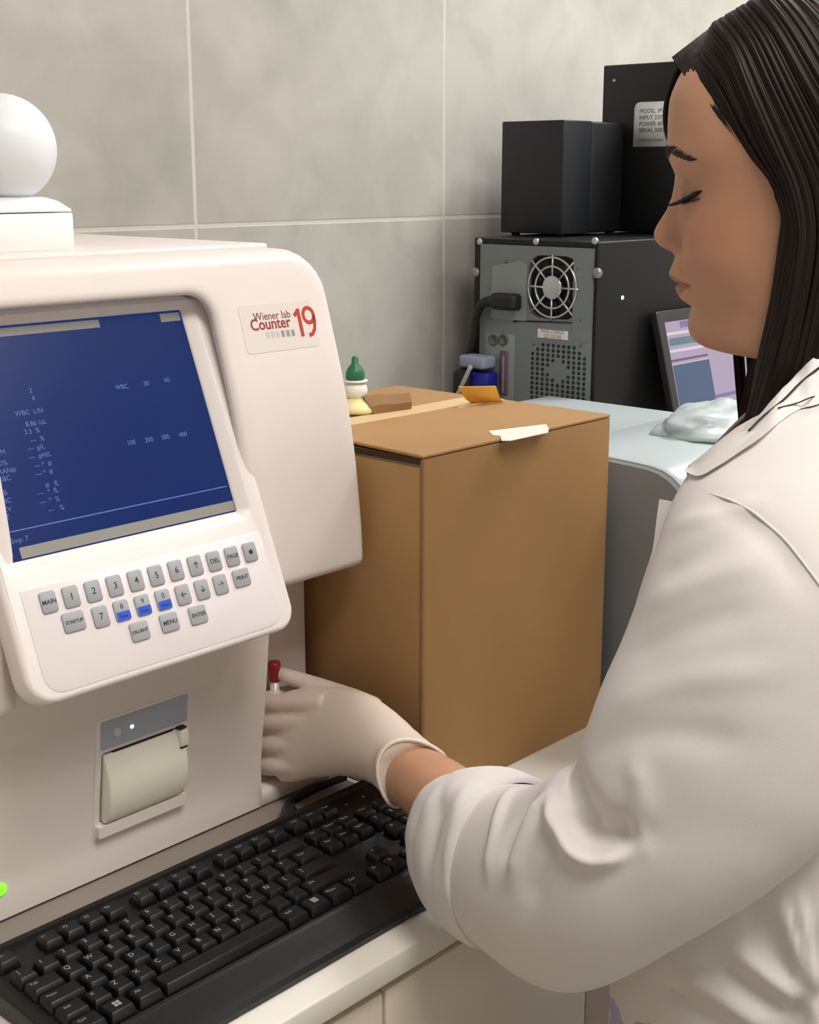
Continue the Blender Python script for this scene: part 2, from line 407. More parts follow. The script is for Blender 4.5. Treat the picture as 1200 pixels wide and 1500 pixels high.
for qx, qy, s, kind in KEYS:
    x, v = pan(qx, qy); w, h = (13.2, 11.6) if kind == 1 else (10.6, 12.6)
    if s == 'STARTUP': w = 14.5
    b = MB()
    r_ = lambda e, d: [PP(x + a, v + c_, d) for a, c_ in offr(-w, w, -h, h, (4,) * 4, -e, k=4, m=2)]
    b.loft([r_(0, 0), r_(0, 2.2), r_(.5, 3), r_(1.6, 3.5)], cap0=True, cap1=True)
    if kind == 2:
        b.text(s, 9, lambda p: PP(x + p[0], v + 5 + p[1], 3.6 + p[2] * .3), 1)
        b.loft([[PP(x + a, v + c_, d) for a, c_ in rrect(-w + 1.2, w - 1.2, -h + 1.2, -1, 1.5, 3, 1)] for d in (3.4, 3.75)], cap0=True, cap1=True, mi=2)
        b.text('Func', 6, lambda p: PP(x + p[0], v - 6.5 + p[1], 3.9 + p[2] * .3), 1)
    elif s == '*': b.lathe([(3.2, 0), (3.2, .4)], PP(x, v, 3.5), EN, 12, 1)
    else: b.text(s, {1: 11, 3: 8.5, 4: 7.5, 5: 7.2, 7: 5.6}.get(len(s), 7), lambda p: PP(x + p[0], v + p[1], 3.6 + p[2] * .3), 1, bold=.1)
    obj('keypad_button', b, [M_key, M_keyt, M_keyb], SP, sharp=50)
# logo sticker on the housing
M_stick = mat('clear_sticker', 'e1d8d1', .22)
M_red = mat('logo_red', 'b8352c', .5); M_dred = mat('logo_dark_red', '7d2b28', .5); M_lgrey = mat('logo_grey', '97928e', .5); M_lg2 = mat('logo_light_grey', 'c6c0bb', .5)
def onh(px_, py_, d=0.):
    y = 1365.
    for _ in range(6):
        q = at(px_, py_, Y=y); y = Yhs(q[2])
    return np.array([q[0], q[1] - d, q[2]])
LO = onh(410, 478)
def lg(p, d): 
    x, z = LO[0] + p[0], LO[2] + p[1]; return (x, Yhs(z) - d, z)
b = MB()
b.loft([[lg(p, d) for p in rrect(-66, 66, -31, 31, 6, 4, 6)] for d in (-.3, .5)], cap0=True, cap1=True)
def lt(s, px_, py_, size, mi, bold=0.):
    q = onh(px_, py_) - LO
    b.text(s, size, lambda p: lg((q[0] + p[0], q[2] + p[1]), .7 + p[2] * .3), mi, bold=bold)
lt('Wiener lab', 398, 462.5, 14.5, 1); lt('Counter', 396, 474.5, 20.5, 2, .35); 
def stroke(pl, w):
    P = [np.array(p, float) for p in pl]; L_, R2_ = [], []
    for i, p in enumerate(P):
        t = P[min(i + 1, len(P) - 1)] - P[max(i - 1, 0)]; t /= np.linalg.norm(t); n_ = np.array([-t[1], t[0]]) * w
        L_.append(p + n_); R2_.append(p - n_)
    q = onh(446, 471) - LO
    f_ = lambda p, d: lg((q[0] + p[0], q[2] + p[1]), d)
    b.loft([[f_(p, .5) for p in L_], [f_(p, .9) for p in L_], [f_(p, .9) for p in R2_], [f_(p, .5) for p in R2_]], closed=False, mi=3, smooth=False)
stroke([(-17, 9), (-9, 15), (-8.2, 17)], 2.6); stroke([(-8.6, 18), (-8.6, -19)], 3.0)
ang = np.linspace(0, 2 * math.pi, 25)
stroke([(9 + 9.5 * math.cos(a), 8 + 9.8 * math.sin(a)) for a in ang], 2.6)
stroke([(18.6, 8), (18.2, -2), (15.5, -11), (10, -17), (3.5, -18.5)], 2.6)
for i in range(6):
    q = onh(392 + i * 7.4, 490.5 - i * .6) - LO
    b.loft([[lg((q[0] + a, q[2] + c_), d) for a, c_ in rrect(-2.9, 2.9, -4.2, 4.2, .8, 2, 1)] for d in (.5, .8)], cap0=True, cap1=True, mi=5 if i < 3 else 4)
obj('logo_sticker', b, [M_stick, M_dred, mat('logo_mid_red', '963029', .5), M_red, M_lgrey, M_lg2], ANA, sharp=50)
# printer
b = MB()
def fl(x, z, d): return (x, Yl(z) - d, z)
pr2 = lambda e, d: [fl(x, z, d) for x, z in offr(912, 1062, 60, 232, (3,) * 4, -e, **KL)]
ph2 = lambda e, d: [fl(x, z, d) for x, z in offr(PX0, PX1, PZ0, PZ1, (4,) * 4, e, **KL)]
b.loft([pr2(0, -.5), pr2(0, 1.2), pr2(1, 1.8), ph2(1, 1.8), ph2(0, 1.4), ph2(0, -12)])
PRN = obj('printer_frame', b, M_wht2, ANA, sharp=40)
b = MB().loft([[fl(x, z, d) for x, z in rrect(919, 1057, 189, 229, 2, 2, 4)] for d in (1.5, 2.6)], cap0=True, cap1=True)
obj('control_strip', b, M_greyst, PRN, sharp=40)
q = at(171, 1072, Y=1372); obj('feed_button', MB().lathe([(6, 0), (6, 2.2), (5, 3)], (q[0], Yl(q[2]) - 2, q[2]), (0, -1, 0), 20), mat('button_light_grey', 'c9ccd2', .4), PRN)
q = at(193, 1064, Y=1372); obj('status_light', MB().lathe([(2.6, 0), (2.4, 1.2)], (q[0], Yl(q[2]) - 2, q[2]), (0, -1, 0), 14), mat('white_led_glint', 'ffffff', .3, emit='ffffff', estr=4), PRN)
b = MB(); rings = []
for i in range(15):
    t = i / 14; z = lerp(181, 86, t)
    bul = 1.5 + 20 * math.sin(math.pi * (t * .86)) ** .9 * (.75 + .35 * t)
    rings.append([(924, Yl(z) + 14, z), (924, Yl(z) - bul + 2, z), (926, Yl(z) - bul, z), (1048.5, Yl(z) - bul, z), (1049.5, Yl(z) + 14, z)])
b.loft(rings, True, True, True)
CVR = obj('paper_cover', b, M_cream, PRN, sharp=60)
b = MB().loft([[fl(x, z, d) for x, z in rrect(914, 1056, 66, 82, 2, 2, 4)] for d in (0, 9, 11)], cap0=True, cap1=True)
obj('tear_ledge', b, M_wht2, PRN, sharp=40)
b = MB().box(1039, 1053, Yl(170) - 14, Yl(170) + 4, 158, 181, 2)
obj('latch', b, M_cream, PRN)
for z in (156, 183.5): obj('latch_gap', MB().box(1039, 1050, Yl(170) - 13, Yl(170), z, z + 1.8), M_dark, PRN)
obj('slot_gap', MB().box(938, 1034, Yl(182) - 2.6, Yl(182) + 4, 181.0, 183.6), M_dark, PRN)
q = at(5, 1306, Y=1385); obj('power_light', MB().lathe([(8, 0), (8, 1.5), (6, 4), (2, 5)], (q[0], Yl(q[2]), q[2]), (0, -1, 0), 20), mat('green_led', '7ce030', .3, emit='6cf020', estr=1.6), ANA)

# ================================================================ globe on the analyzer
M_globe = mat('globe_white', 'e9ebee', .45)
M_gbase = mat('globe_base_white', 'f2f1ee', .4)
GX, GY = 952., 1560.
G = thing('globe_camera', 'white ball on a square white base standing on top of the analyzer', 'ball device', (GX, GY, 806))
GB = MB()
sqr = lambda e, z: [(GX + a, GY + c_, z) for a, c_ in offr(-60, 60, -60, 60, (8,) * 4, -e, k=4, m=2)]
GB.loft([sqr(1, 806.2), sqr(0, 808), sqr(0, 850), sqr(2, 852)], cap0=True, cap1=True)
obj('base', GB, M_gbase, G, sharp=50)
GB = MB().loft([sqr(1, 853.5), sqr(1, 856), sqr(14, 866), sqr(26, 871)], cap0=True, cap1=True)
GB.lathe([(36, 864), (30, 874), (34, 884)], (GX, GY, 0), n=32, cap=False)
obj('collar', GB, M_globe, G, sharp=50)
obj('ball', MB().sphere((GX, GY, 930), 66, 48), M_globe, G)
obj('plug', MB().box(GX + 61, GX + 78, GY - 10, GY + 4, 819, 823, 1), M_gbase, G)
# ================================================================ cardboard box
M_card = mat('cardboard', 'a57e50', .75, var=.05, vscale=9, bump=.1, bscale=400)
M_cardl = mat('cardboard_pale_tape', 'd3b58a', .6, var=.04, vscale=12)
M_cardd = mat('cardboard_inner', '8d6a44', .8, var=.05)
BX0, BX1, BY0, BY1, BZ = 1364., 1812., 1223., 1690., 519.
BOX = thing('cardboard_box', 'brown cardboard box with folded flaps on the worktop right of the analyzer', 'box', (1588, 1456, 0))
b = MB(); th = 5
ro = lambda e, z: [(x, y, z) for x, y in offr(BX0, BX1, BY0, BY1, (5,) * 4, -e, k=3, m=6)]
b.loft([ro(0, .5), ro(0, BZ), ro(th, BZ), ro(th, 20)], cap0=True, cap1=True)
obj('body', b, M_card, BOX, sharp=40)
# overlapping vertical panel seam near the front left corner
b = MB().box(BX0 - 1.6, BX0, BY0 + 6, BY1 - 6, 3, BZ - 12, .6)
obj('side_panel', b, M_card, BOX)
obj('corner_seam', MB().box(BX0 - 2.4, BX0 - .2, BY0 + 2.5, BY0 + 6, 3, BZ - 4), M_cardd, BOX)
obj('flap_gap', MB().box(BX0 - 2.6, BX0 - .4, BY0 + 8, BY1 - 8, BZ - 8, BZ + .5), mat('cardboard_gap', '3a2818', .9), BOX)
def flap(name, pts, thick, m, bev=1.4):
    b = MB(); P = [np.array(p, float) for p in pts]
    n = np.cross(P[1] - P[0], P[-1] - P[0]); n /= np.linalg.norm(n)
    if n[2] < 0: n = -n
    b.loft([P, [p + n * thick for p in P]], cap0=True, cap1=True, smooth=False)
    o = obj(name, b, m, BOX); mod_bevel(o, bev); return o
flap('front_flap', [(BX0 - 3, BY0 + 1, BZ + 1), (BX1, BY0 + 1, BZ + 1), (BX1, 1454, BZ + 1), (BX0 + 4, 1454, BZ + 4)], 5.5, M_card, 2.2)
flap('back_flap', [(BX0, 1458, BZ + 1), (BX1, 1458, BZ + 1), (BX1, BY1, BZ + 1), (BX0, BY1, BZ + 1)], 4.5, M_card)
b = MB().box(BX0 + 2, BX1 - 2, 1440, 1506, BZ + 6.2, BZ + 7.2)
obj('sealing_tape', b, M_cardl, BOX)
a = [at(533, 582, z=BZ + 34), at(600, 575, z=BZ + 34), at(603, 600, z=BZ + 6), at(548, 608, z=BZ + 6)]
b = MB(); P = [np.array(p) for p in a]; dv = np.array([6., 10., -2.])
top = cr([P[0], P[0] * .7 + P[1] * .3 + np.array([0, 0, 3.]), P[0] * .35 + P[1] * .65 + np.array([0, 0, -1.]), P[1]], 9); bot = cr([P[3], P[3] * .6 + P[2] * .4, P[2]], 9)
b.loft([[t for t in top], [lerp(t, q, .5) + np.array([-3, -6, 0]) for t, q in zip(top, bot)], [q for q in bot], [q + dv for q in bot], [t + dv for t in top]], closed=False)
b2 = MB(); n = 9
rr = [list(top) + [t + dv for t in reversed(top)], [lerp(t, q, .5) + np.array([-3., -6, 0]) for t, q in zip(top, bot)] + [lerp(t, q, .5) + dv for t, q in reversed(list(zip(top, bot)))], list(bot) + [t + dv for t in reversed(bot)]]
b2.loft(rr, True, True, True)
obj('torn_flap', b2, M_cardd, BOX, sharp=40)
b = MB(); a = [at(*p, z=BZ + 6.7) for p in ((716, 632), (800, 622), (804, 628), (803, 634), (748, 646), (735, 646), (733, 639), (722, 638))]
b.loft([[np.array(p) + np.array([0, 0, h]) for p in a] for h in (0, .8)], cap0=True, cap1=True, smooth=False)
obj('paper_label', b, mat('paper_label_white', 'f0e4d6', .6), BOX)
# a manila envelope lying across the back of the box, one corner up
M_man = mat('manila_paper', 'd9a441', .6, var=.04)
b = MB(); a = [at(672, 567, z=BZ + 40), at(727, 566, z=BZ + 37), at(738, 590, z=BZ + 8), at(690, 590, z=BZ + 7.5)]
a = [np.array(p) for p in a]
gr = [[lerp(lerp(a[0], a[1], u), lerp(a[3], a[2], u), v) + np.array([0, 0, -5 * math.sin(math.pi * v)]) for u in np.linspace(0, 1, 6)] for v in np.linspace(0, 1, 8)]
rr = [r + [p + np.array([.6, 1.6, .5]) for p in reversed(r)] for r in gr]
b.loft(rr, True, True, True)
obj('manila_envelope', b, M_man, org=tuple(a[3]), label='small yellow manila envelope with its corner raised on the back edge of the cardboard box', cat='envelope', sharp=40)

# small green-capped bottle on the box
M_gcap = mat('bottle_green', '1f6e4b', .4); M_milk = mat('bottle_milky', 'e6e9e2', .35, sss=.2); M_yel = mat('bottle_yellow', 'e6e2a8', .45)
BC = at(521, 604, z=BZ + 7.2); bx, by, bz = BC
BT = thing('dropper_bottle', 'small dropper bottle with green cap and pale yellow foot on the cardboard box', 'bottle', (bx, by, bz))
obj('foot', MB().lathe([(30, .3), (34, 4), (33, 10), (26, 17), (15, 24)], (bx, by, bz), n=28), M_yel, BT)
obj('body', MB().lathe([(14, 24), (19, 30), (20, 37), (18, 44), (13, 49)], (bx, by, bz), n=28), M_milk, BT)
obj('collar', MB().lathe([(13, 49), (20, 50), (20, 52.5), (14, 53)], (bx, by, bz), n=28), M_milk, BT)
obj('cap', MB().lathe([(14, 53), (15.5, 56), (15, 66), (11, 73), (6, 79), (5.5, 88), (3, 91)], (bx, by, bz), n=28), M_gcap, BT)

# ================================================================ printer-like device behind the box
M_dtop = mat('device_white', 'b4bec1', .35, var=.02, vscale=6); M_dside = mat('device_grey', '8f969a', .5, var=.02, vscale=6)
DX0, DX1 = 1858., 2330.
DV = thing('lab_printer', 'low grey-white desktop device with rounded front edge standing right of the cardboard box', 'printer', (2090, 1420, 0))
prof = [(1745, 8), (1745, 425), (1738, 438), (1725, 441), (1385, 441), (1378, 446), (1260, 448), (1204, 446), (1170, 444), (1148, 440), (1128, 431), (1112, 419), (1100, 402), (1094, 380), (1092, 340), (1092, 8)]
def shell(x): return [(x, y, z) for y, z in prof]
def prin(x, e):
    c_ = np.array([1420., 220.]); return [(x, c_[0] + (y - c_[0]) * (1 - e / 330), c_[1] + (z - c_[1]) * (1 - e / 215)) for y, z in prof]
b = MB().loft([prin(DX0 - 1, 3.5), prin(DX0 + 6, 0), prin(DX1 - 6, 0), prin(DX1, 6)], True, True, True)
obj('top_cover', b, M_dtop, DV, sharp=35)
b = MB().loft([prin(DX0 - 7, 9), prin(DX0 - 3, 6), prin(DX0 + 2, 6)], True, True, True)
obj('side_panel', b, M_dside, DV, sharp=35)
for fx, fy in ((1890, 1130), (2300, 1130), (1890, 1710), (2300, 1710)): obj('foot', MB().lathe([(16, 0), (16, 9)], (fx, fy, 0), n=16), M_dark, DV)
# crumpled clear plastic bag on the device
M_bag = mat('plastic_film', 'c0c9cb', .35, trans=.15)
b = MB(); bc = at(1046, 632, z=446); nU, nV = 36, 18; rings = []
for j in range(nV + 1):
    ph = math.pi / 2 * j / nV; r = []
    for i in range(nU):
        a = 2 * math.pi * i / nU
        q = np.array([math.cos(a) * math.cos(ph), math.sin(a) * math.cos(ph), math.sin(ph)])
        k = 1 + .2 * noise.noise(Vector(q * 2.2) + Vector((3, 1, 7))) + .11 * abs(noise.noise(Vector(q * 5)))
        r.append((bc[0] + q[0] * 125 * k, bc[1] + q[1] * 85 * k, bc[2] + .6 + max(0, q[2] * 52 * k)))
    rings.append(r)
b.loft(rings, True, True, True)
obj('plastic_bag', b, M_bag, org=(bc[0], bc[1], bc[2]), label='crumpled clear white plastic bag on the device in front of the lilac screen', cat='plastic bag')

# ================================================================ computer tower
M_blk = mat('black_metal', '17181c', .42); M_blk2 = mat('black_plastic', '101114', .5); M_case = mat('case_side_black', '08080a', .5)
M_steel = mat('zinc_steel', '767d7e', .5, metal=.15, var=.04, vscale=14); M_steel2 = mat('psu_steel', '868d8c', .48, metal=.15); M_scrw = mat('screw_chrome', 'c4c5c5', .3, metal=.8)
QX = 2366.
def pc(px_, py_): q = at(px_, py_, X=QX); return q[1], q[2]
PCY0, PCY1, PCZ = 1638., 1972., 764.
PC = thing('computer_tower', 'black computer tower showing its grey steel back panel with fan grille, against the tiled wall', 'computer', (2690, 1805, 0))
b = MB()
yr = lambda e, x: [(x, y, z) for y, z in offr(PCY0, PCY1, 2, PCZ, (4,) * 4, -e, k=3, m=4)]
b.loft([yr(18, QX + 8), yr(18, QX), yr(2, QX - 4), yr(0, QX), yr(0, 3030), yr(6, 3036)], cap0=True, cap1=True)
obj('case', b, M_case, PC, sharp=30)
fy, fz = pc(812, 421); fr = 66.
b = MB(); KF = dict(k=6, m=6)
yo = lambda x: [(x, y, z) for y, z in rrect(PCY0 + 12, 1953, 4, 750, 2, **KF)]
yi = lambda x, e=0: [(x, y, z) for y, z in offr(fy - fr, fy + fr, fz - fr, fz + fr, (34,) * 4, e, **KF)]
b.loft([yo(QX - 1), yo(QX - 5), yi(QX - 5, 1), yi(QX - 4.4), yi(QX + 30)], smooth=False)
b.box(QX - 6, QX - 5, 1652, 1700, 560, 745, 0)
BP = obj('back_panel', b, M_steel, PC)
obj('fan_cavity', MB().loft([yi(QX + 6.5), yi(QX + 7.5)], cap0=True, cap1=True, smooth=False), M_dark, BP)
b = MB().lathe([(22, -2), (22, 2)], (QX + 2, fy, fz), (-1, 0, 0), 24)
for i in range(7):
    a = 2 * math.pi * i / 7
    def bl(r_, da, x): return (QX + x, fy + r_ * math.cos(a + da), fz + r_ * math.sin(a + da))
    b.loft([[bl(20, 0, 1), bl(20, .35, 5), bl(20, .35, 5.8), bl(20, 0, 1.8)], [bl(60, .1, 1), bl(60, .5, 5), bl(60, .5, 5.8), bl(60, .1, 1.8)]], True, True, True)
obj('fan', b, M_blk2, BP)
b = MB()
for rr_ in (63., 44.):
    b.tube([(QX - 8, fy + rr_ * math.cos(a), fz + rr_ * math.sin(a)) for a in np.linspace(0, 2 * math.pi, 41)], 2.3, 6, cap=False)
b.lathe([(25, 0), (25, 3), (23, 4)], (QX - 6, fy, fz), (-1, 0, 0), 28)
for i in range(8):
    a = math.pi / 4 * i
    b.tube([(QX - 8, fy + 22 * math.cos(a), fz + 22 * math.sin(a)), (QX - 8, fy + (69 if i % 2 == 0 else 78) * math.cos(a), fz + (69 if i % 2 == 0 else 78) * math.sin(a))], 2.2, 6)
obj('fan_grille', b, M_scrw, BP)
y0, z1_ = pc(724, 384); y1, z0_ = pc(774, 470)
b = MB().loft([[(x, y, z) for y, z in ((y1, z0_), (y0, z0_), (y0, z1_ - 8), (y1 + 22, z1_ + 6), (y1, z1_))] for x in (QX - 5, QX - 8)], cap0=True, cap1=True, smooth=False)
obj('psu_plate', b, M_steel2, BP)
# power inlet plug and cable (cable = its own thing)
b = MB()
py_, pz_ = pc(747, 441)
CB = thing('power_cable', 'black power cable plugged into the back of the computer tower', 'cable', (QX - 8, py_, pz_))
rr = [[(x, y, z) for y, z in offr(py_ - 38, py_ + 36, pz_ - 18, pz_ + 18, (9, 15, 15, 9), -e, k=4, m=2)] for x, e in ((QX - 8.2, 0), (QX - 26, 0), (QX - 34, 5), (QX - 36, 9))]
obj('plug', MB().loft(rr, True, True, True), M_blk2, CB, sharp=50)
pts = cr([(QX - 24, py_ + 30, pz_), (QX - 24, py_ + 58, pz_ - 8), (QX - 20, py_ + 78, pz_ - 40), (QX - 16, py_ + 92, pz_ - 100), (QX - 14, py_ + 118, pz_ - 170), (QX - 14, py_ + 128, pz_ - 330), (QX - 14, py_ + 120, pz_ - 560), (QX - 20, py_ + 110, 10)], 40)
obj('cord', MB().tube(pts, [lerp(12, 8, min(1, i / 12)) for i in range(40)], 10), M_blk2, CB)
pts = cr([at(690, 536, X=QX - 70), at(680, 558, X=QX - 70), at(672, 575, X=QX - 66), at(664, 592, X=QX - 66), (QX - 60, 2045, 250), (QX - 60, 2050, 6)], 30)
obj('data_cable', MB().tube(pts, 5, 8), mat('cable_grey', 'b8bab8', .5), org=tuple(pts[-1]), label='thin pale cable hanging behind the computer tower beside the wall', cat='cable')
# slot, stickers, vents, connectors
def rel(px_, py_, x=-6): y, z = pc(px_, py_); return np.array([QX + x, y, z])
b = MB().tube([rel(757, 469.5), rel(841, 472.5)], 1.6, 6); b.lathe([(5, 0), (4, 2)], rel(757, 469.5, -5), (-1, 0, 0), 12)
obj('seam_slot', b, M_dark, BP)
y1, z1_ = pc(790.5, 481); y0, z0_ = pc(834, 498)
b = MB().box(QX - 6.5, QX - 5, y0, y1, z0_, z1_)
ym, zm = (y0 + y1) / 2, (z0_ + z1_) / 2
for dz, s, mi in ((5, 'PASS CHECK', 1), (-5, 'QC 03182', 2)): b.text(s, 11, lambda p: (QX - 6.6, ym - p[0], zm + dz + p[1]), mi, depth=.1)
obj('white_sticker', b, [mat('sticker_paper', 'e0dcd4', .6), mat('sticker_ink_brown', '8a6f52', .6), mat('sticker_ink_orange', 'c27a4e', .6)], BP)
b = MB()
vy0, vz1 = pc(783, 503); vy1, vz0 = pc(857, 582)
nc, nr_ = 11, 14
for r_ in range(nr_):
    for c_ in range(nc):
        if (r_ == 0 and (c_ < 2 or c_ > 8)) or (r_ == 1 and (c_ < 1 or c_ > 9)) or (abs(c_ - 5) + abs(r_ - 5) < 3): continue
        b.lathe([(3.9, 0), (3.9, .8)], (QX - 5.2, vy0 + (vy1 - vy0) * c_ / (nc - 1), vz1 - r_ * 10.6), (-1, 0, 0), 10)
obj('vent_holes', b, M_dark, BP, kind='stuff')
for p in ((704.5, 354), (787, 354), (873, 353)): obj('screw', MB().lathe([(7.5, -3), (7.5, 1.5), (5.5, 4)], rel(*p, -3), (-1, 0, 0), 16), M_scrw, PC)
for p in ((699, 399), (877, 400)): obj('thumb_screw', MB().lathe([(11, 0), (11, 6), (8, 9)], rel(*p, -2), (-1, 0, 0), 18), mat('thumb_screw_steel', '8f9090', .4, metal=.6), PC)
for p in ((744, 383), (850, 393), (853, 468), (784, 503), (853, 505), (722, 466)): obj('panel_screw', MB().lathe([(4.5, 0), (3, 1.6)], rel(*p, -5), (-1, 0, 0), 12), mat('screw_dull', '6d7274', .4, metal=.6), BP)
y1, z1_ = pc(714, 486); y0, z0_ = pc(755, 600)
IO = obj('io_shield', MB().box(QX - 7.5, QX - 5, y0, y1, z0_, z1_, .8), M_steel2, BP)
for p, cc in (((726.5, 497), '565b5a'), ((741, 497), '565b5a')):
    b = MB().lathe([(13, 0), (13, 3), (9, 3.2), (8, 1)], rel(*p, -7.4), (-1, 0, 0), 20)
    obj('round_port', b, mat('port_grey', cc, .5), IO)
obj('serial_port', MB().box(QX - 12, QX - 7, *sorted((pc(748, 500)[0], pc(737, 500)[0])), pc(740, 578)[1], pc(740, 513)[1], 2), mat('port_magenta', '6a4358', .5), IO)
obj('serial_port_rail', MB().box(QX - 14, QX - 12, *sorted((pc(744.5, 500)[0], pc(741.5, 500)[0])), pc(740, 574)[1], pc(740, 520)[1], .5), M_steel2, IO)
# video connector plugs
VP = thing('video_plug', 'pale blue and dark blue monitor plug on the back of the computer tower', 'plug', tuple(rel(718, 545, -8)))
y1, z1_ = pc(697, 516); y0, z0_ = pc(733, 538)
obj('hood', MB().box(QX - 60, QX - 13, y0, y1, z0_, z1_, 6), mat('plug_pale_blue', '8f94ac', .5), VP)
y1, z1_ = pc(704, 540); y0, z0_ = pc(735, 572)
obj('shell', MB().box(QX - 52, QX - 13, y0, y1, z0_, z1_, 5), mat('plug_blue', '15208c', .45), VP)
y1, z1_ = pc(690, 537); y0, z0_ = pc(712, 575)
obj('boot', MB().box(QX - 66, QX - 30, y0, y1, z0_ - 20, z1_, 8), M_blk2, VP)
obj('glint_dot', MB().lathe([(4.2, 0), (3, 1.5)], at(912, 436, Y=PCY0), (0, -1, 0), 14), mat('white_led_glint', 'ffffff', .3, emit='ffffff', estr=4), PC)  # glowing dot put in for a small reflection on the tower's side
# speaker on the tower
M_spk = mat('speaker_charcoal', '15181f', .5, var=.04); M_spk2 = mat('speaker_black', '06080c', .55)
SPK = thing('loudspeaker', 'small charcoal loudspeaker box on top of the computer tower, nearer the analyzer', 'speaker', (2595, 1908, PCZ))
obj('cabinet', MB().box(2480, 2584, 1822, 1994, PCZ + 6, 1013, 3), M_spk, SPK)
obj('front_baffle', MB().box(2586, 2710, 1822, 1994, PCZ + 6, 1012, 5), M_spk2, SPK)
obj('joint', MB().box(2583, 2587, 1828, 1988, PCZ + 12, 1007), M_dark, SPK)
for x in (2500, 2690):
    for y in (1840, 1965): obj('foot', MB().lathe([(10, 0.2), (10, 6.5)], (x, y, PCZ), n=12), M_dark, SPK)
# taller black cabinet behind with a printed label
SUB = thing('black_cabinet', 'tall black equipment cabinet with a white printed label, on the tower behind the woman’s face', 'equipment cabinet', (2870, 1765, PCZ))
obj('cabinet', MB().box(2726, 3020, 1640, 1896, PCZ + 5, 1141, 4), mat('cabinet_black', '040508', .5), SUB)
y1, z1_ = at(929.5, 150, X=2724)[1:]; z0_ = at(940, 215, X=2724)[2]
b = MB(); ww = 120
b.loft([[(x, y1 - a, z0_ + c_) for a, c_ in rrect(0, ww, 0, z1_ - z0_, (2, 2, 2, 14), 3, 2)] for x in (2726, 2725)], cap0=True, cap1=True)
for i, s in enumerate(('MODEL SP-210', 'INPUT 220V 50Hz', 'POWER 40W RMS', 'SERIAL 0083412')):
    b.text(s, 13, lambda p: (2724.8, y1 - 14 - p[0], z1_ - 20 - i * 14 + p[1]), 1, depth=.1, align='LEFT')
b.text('MADE IN CHINA', 9, lambda p: (2724.8, y1 - 14 - p[0], z0_ + 14 + p[1]), 2, depth=.1, align='LEFT')
obj('printed_label', b, [mat('label_white', 'd2d4d6', .5), mat('label_ink', '3a3d44', .6), mat('label_ink_pale', '8b8e94', .6)], SUB)
obj('screw', MB().lathe([(4, 0), (3, 2)], at(900, 118, X=2726), (-1, 0, 0), 12), M_scrw, SUB)
for x in (2745, 3000):
    for y in (1660, 1876): obj('foot', MB().lathe([(10, 0.2), (10, 5.5)], (x, y, PCZ), n=12), M_dark, SUB)

# ================================================================ monitor with lilac screen
M_bez = mat('monitor_bezel', '2a282c', .4)
MON = thing('monitor', 'dark monitor with a lilac and blue program window beside the woman’s chin', 'monitor', (2830, 1560, 0))
m0 = np.array([2543., 1561., 425.]); mv = np.array([0, 48., 184.]); mv /= np.linalg.norm(mv); mn = np.array([0, -184., 48.]); mn /= np.linalg.norm(mn)
def MP(x, v, d=0): return m0 + np.array([x, 0, 0]) + mv * v + mn * d
def mpx(px_, py_): q = on_plane(px_, py_, m0, mn); return q[0] - m0[0], float(np.dot(q - m0, mv))
MW, MV0, MV1 = 560., -150., 192.
mr = lambda e, d: [MP(x, v, d) for x, v in offr(0, MW, MV0, MV1, (6,) * 4, -e, k=3, m=4)]
mi_ = lambda e, d: [MP(x, v, d) for x, v in offr(26, MW - 26, MV0 + 26, MV1 - 25, (2,) * 4, e, k=3, m=4)]
b = MB().loft([mr(20, -24), mr(2, -18), mr(0, -14), mr(0, -2), mr(2, 0), mi_(2, 0), mi_(0, -3), mi_(0, -6)], cap0=True)
obj('bezel', b, M_bez, MON, sharp=35)
b = MB()
def mq(x0, x1, v0, v1, mi, d=-3.2): b.loft([[MP(x0, v0, d), MP(x1, v0, d), MP(x1, v1, d), MP(x0, v1, d)], [MP(x0, v0, d - 1), MP(x1, v0, d - 1), MP(x1, v1, d - 1), MP(x0, v1, d - 1)]], cap0=True, cap1=True, mi=mi, smooth=False)
mq(26, MW - 26, MV0 + 26, MV1 - 25, 0, -4)
x_a, v_a = mpx(988, 535); x_b, v_b = mpx(1041, 527); 
mq(x_a, x_b, MV0 + 60, v_a, 1)
mq(x_a - 4, x_b - 2, v_a + 7, v_a + 12, 3)
_, v1 = mpx(983, 515); mq(30, MW - 60, v1 - 3, v1 + 3, 4)
_, v2 = mpx(982, 498); _, v3 = mpx(981, 511); mq(36, MW - 70, v3 + 5, v2 + 3, 2)
_, v4 = mpx(980, 490); mq(28, MW - 30, v4 - 2, v4 + 4, 4)
_, v5 = mpx(978, 480); mq(90, MW - 40, v5 - 4, v5 + 10, 5)
xa, va = mpx(1052, 583); xb, vb = mpx(1078, 572); mq(xa, xb + 6, va, vb, 5)
mq(x_a, x_b, v_a - 2, v_a + 1.5, 4)
em = lambda n, h, e: mat(n, '26252b', .3, emit=h, estr=e * 1.35)
obj('screen', b, [em('ui_lilac', 'd0bcdc', .5), em('ui_slate_blue', '45658f', .5), em('ui_teal', '6a929c', .5), em('ui_maroon', '7d5a74', .5), em('ui_white', 'eee8f8', .6), em('ui_violet', '8f85c0', .5)], MON)
b = MB().box(2543 + 230, 2543 + 330, 1572, 1606, 8, 380, 6); obj('stand_neck', b, M_bez, MON)
b = MB().lathe([(95, 0.3), (95, 5), (86, 9), (30, 12)], (2823, 1530, 0), n=32); obj('stand_base', b, M_bez, MON)
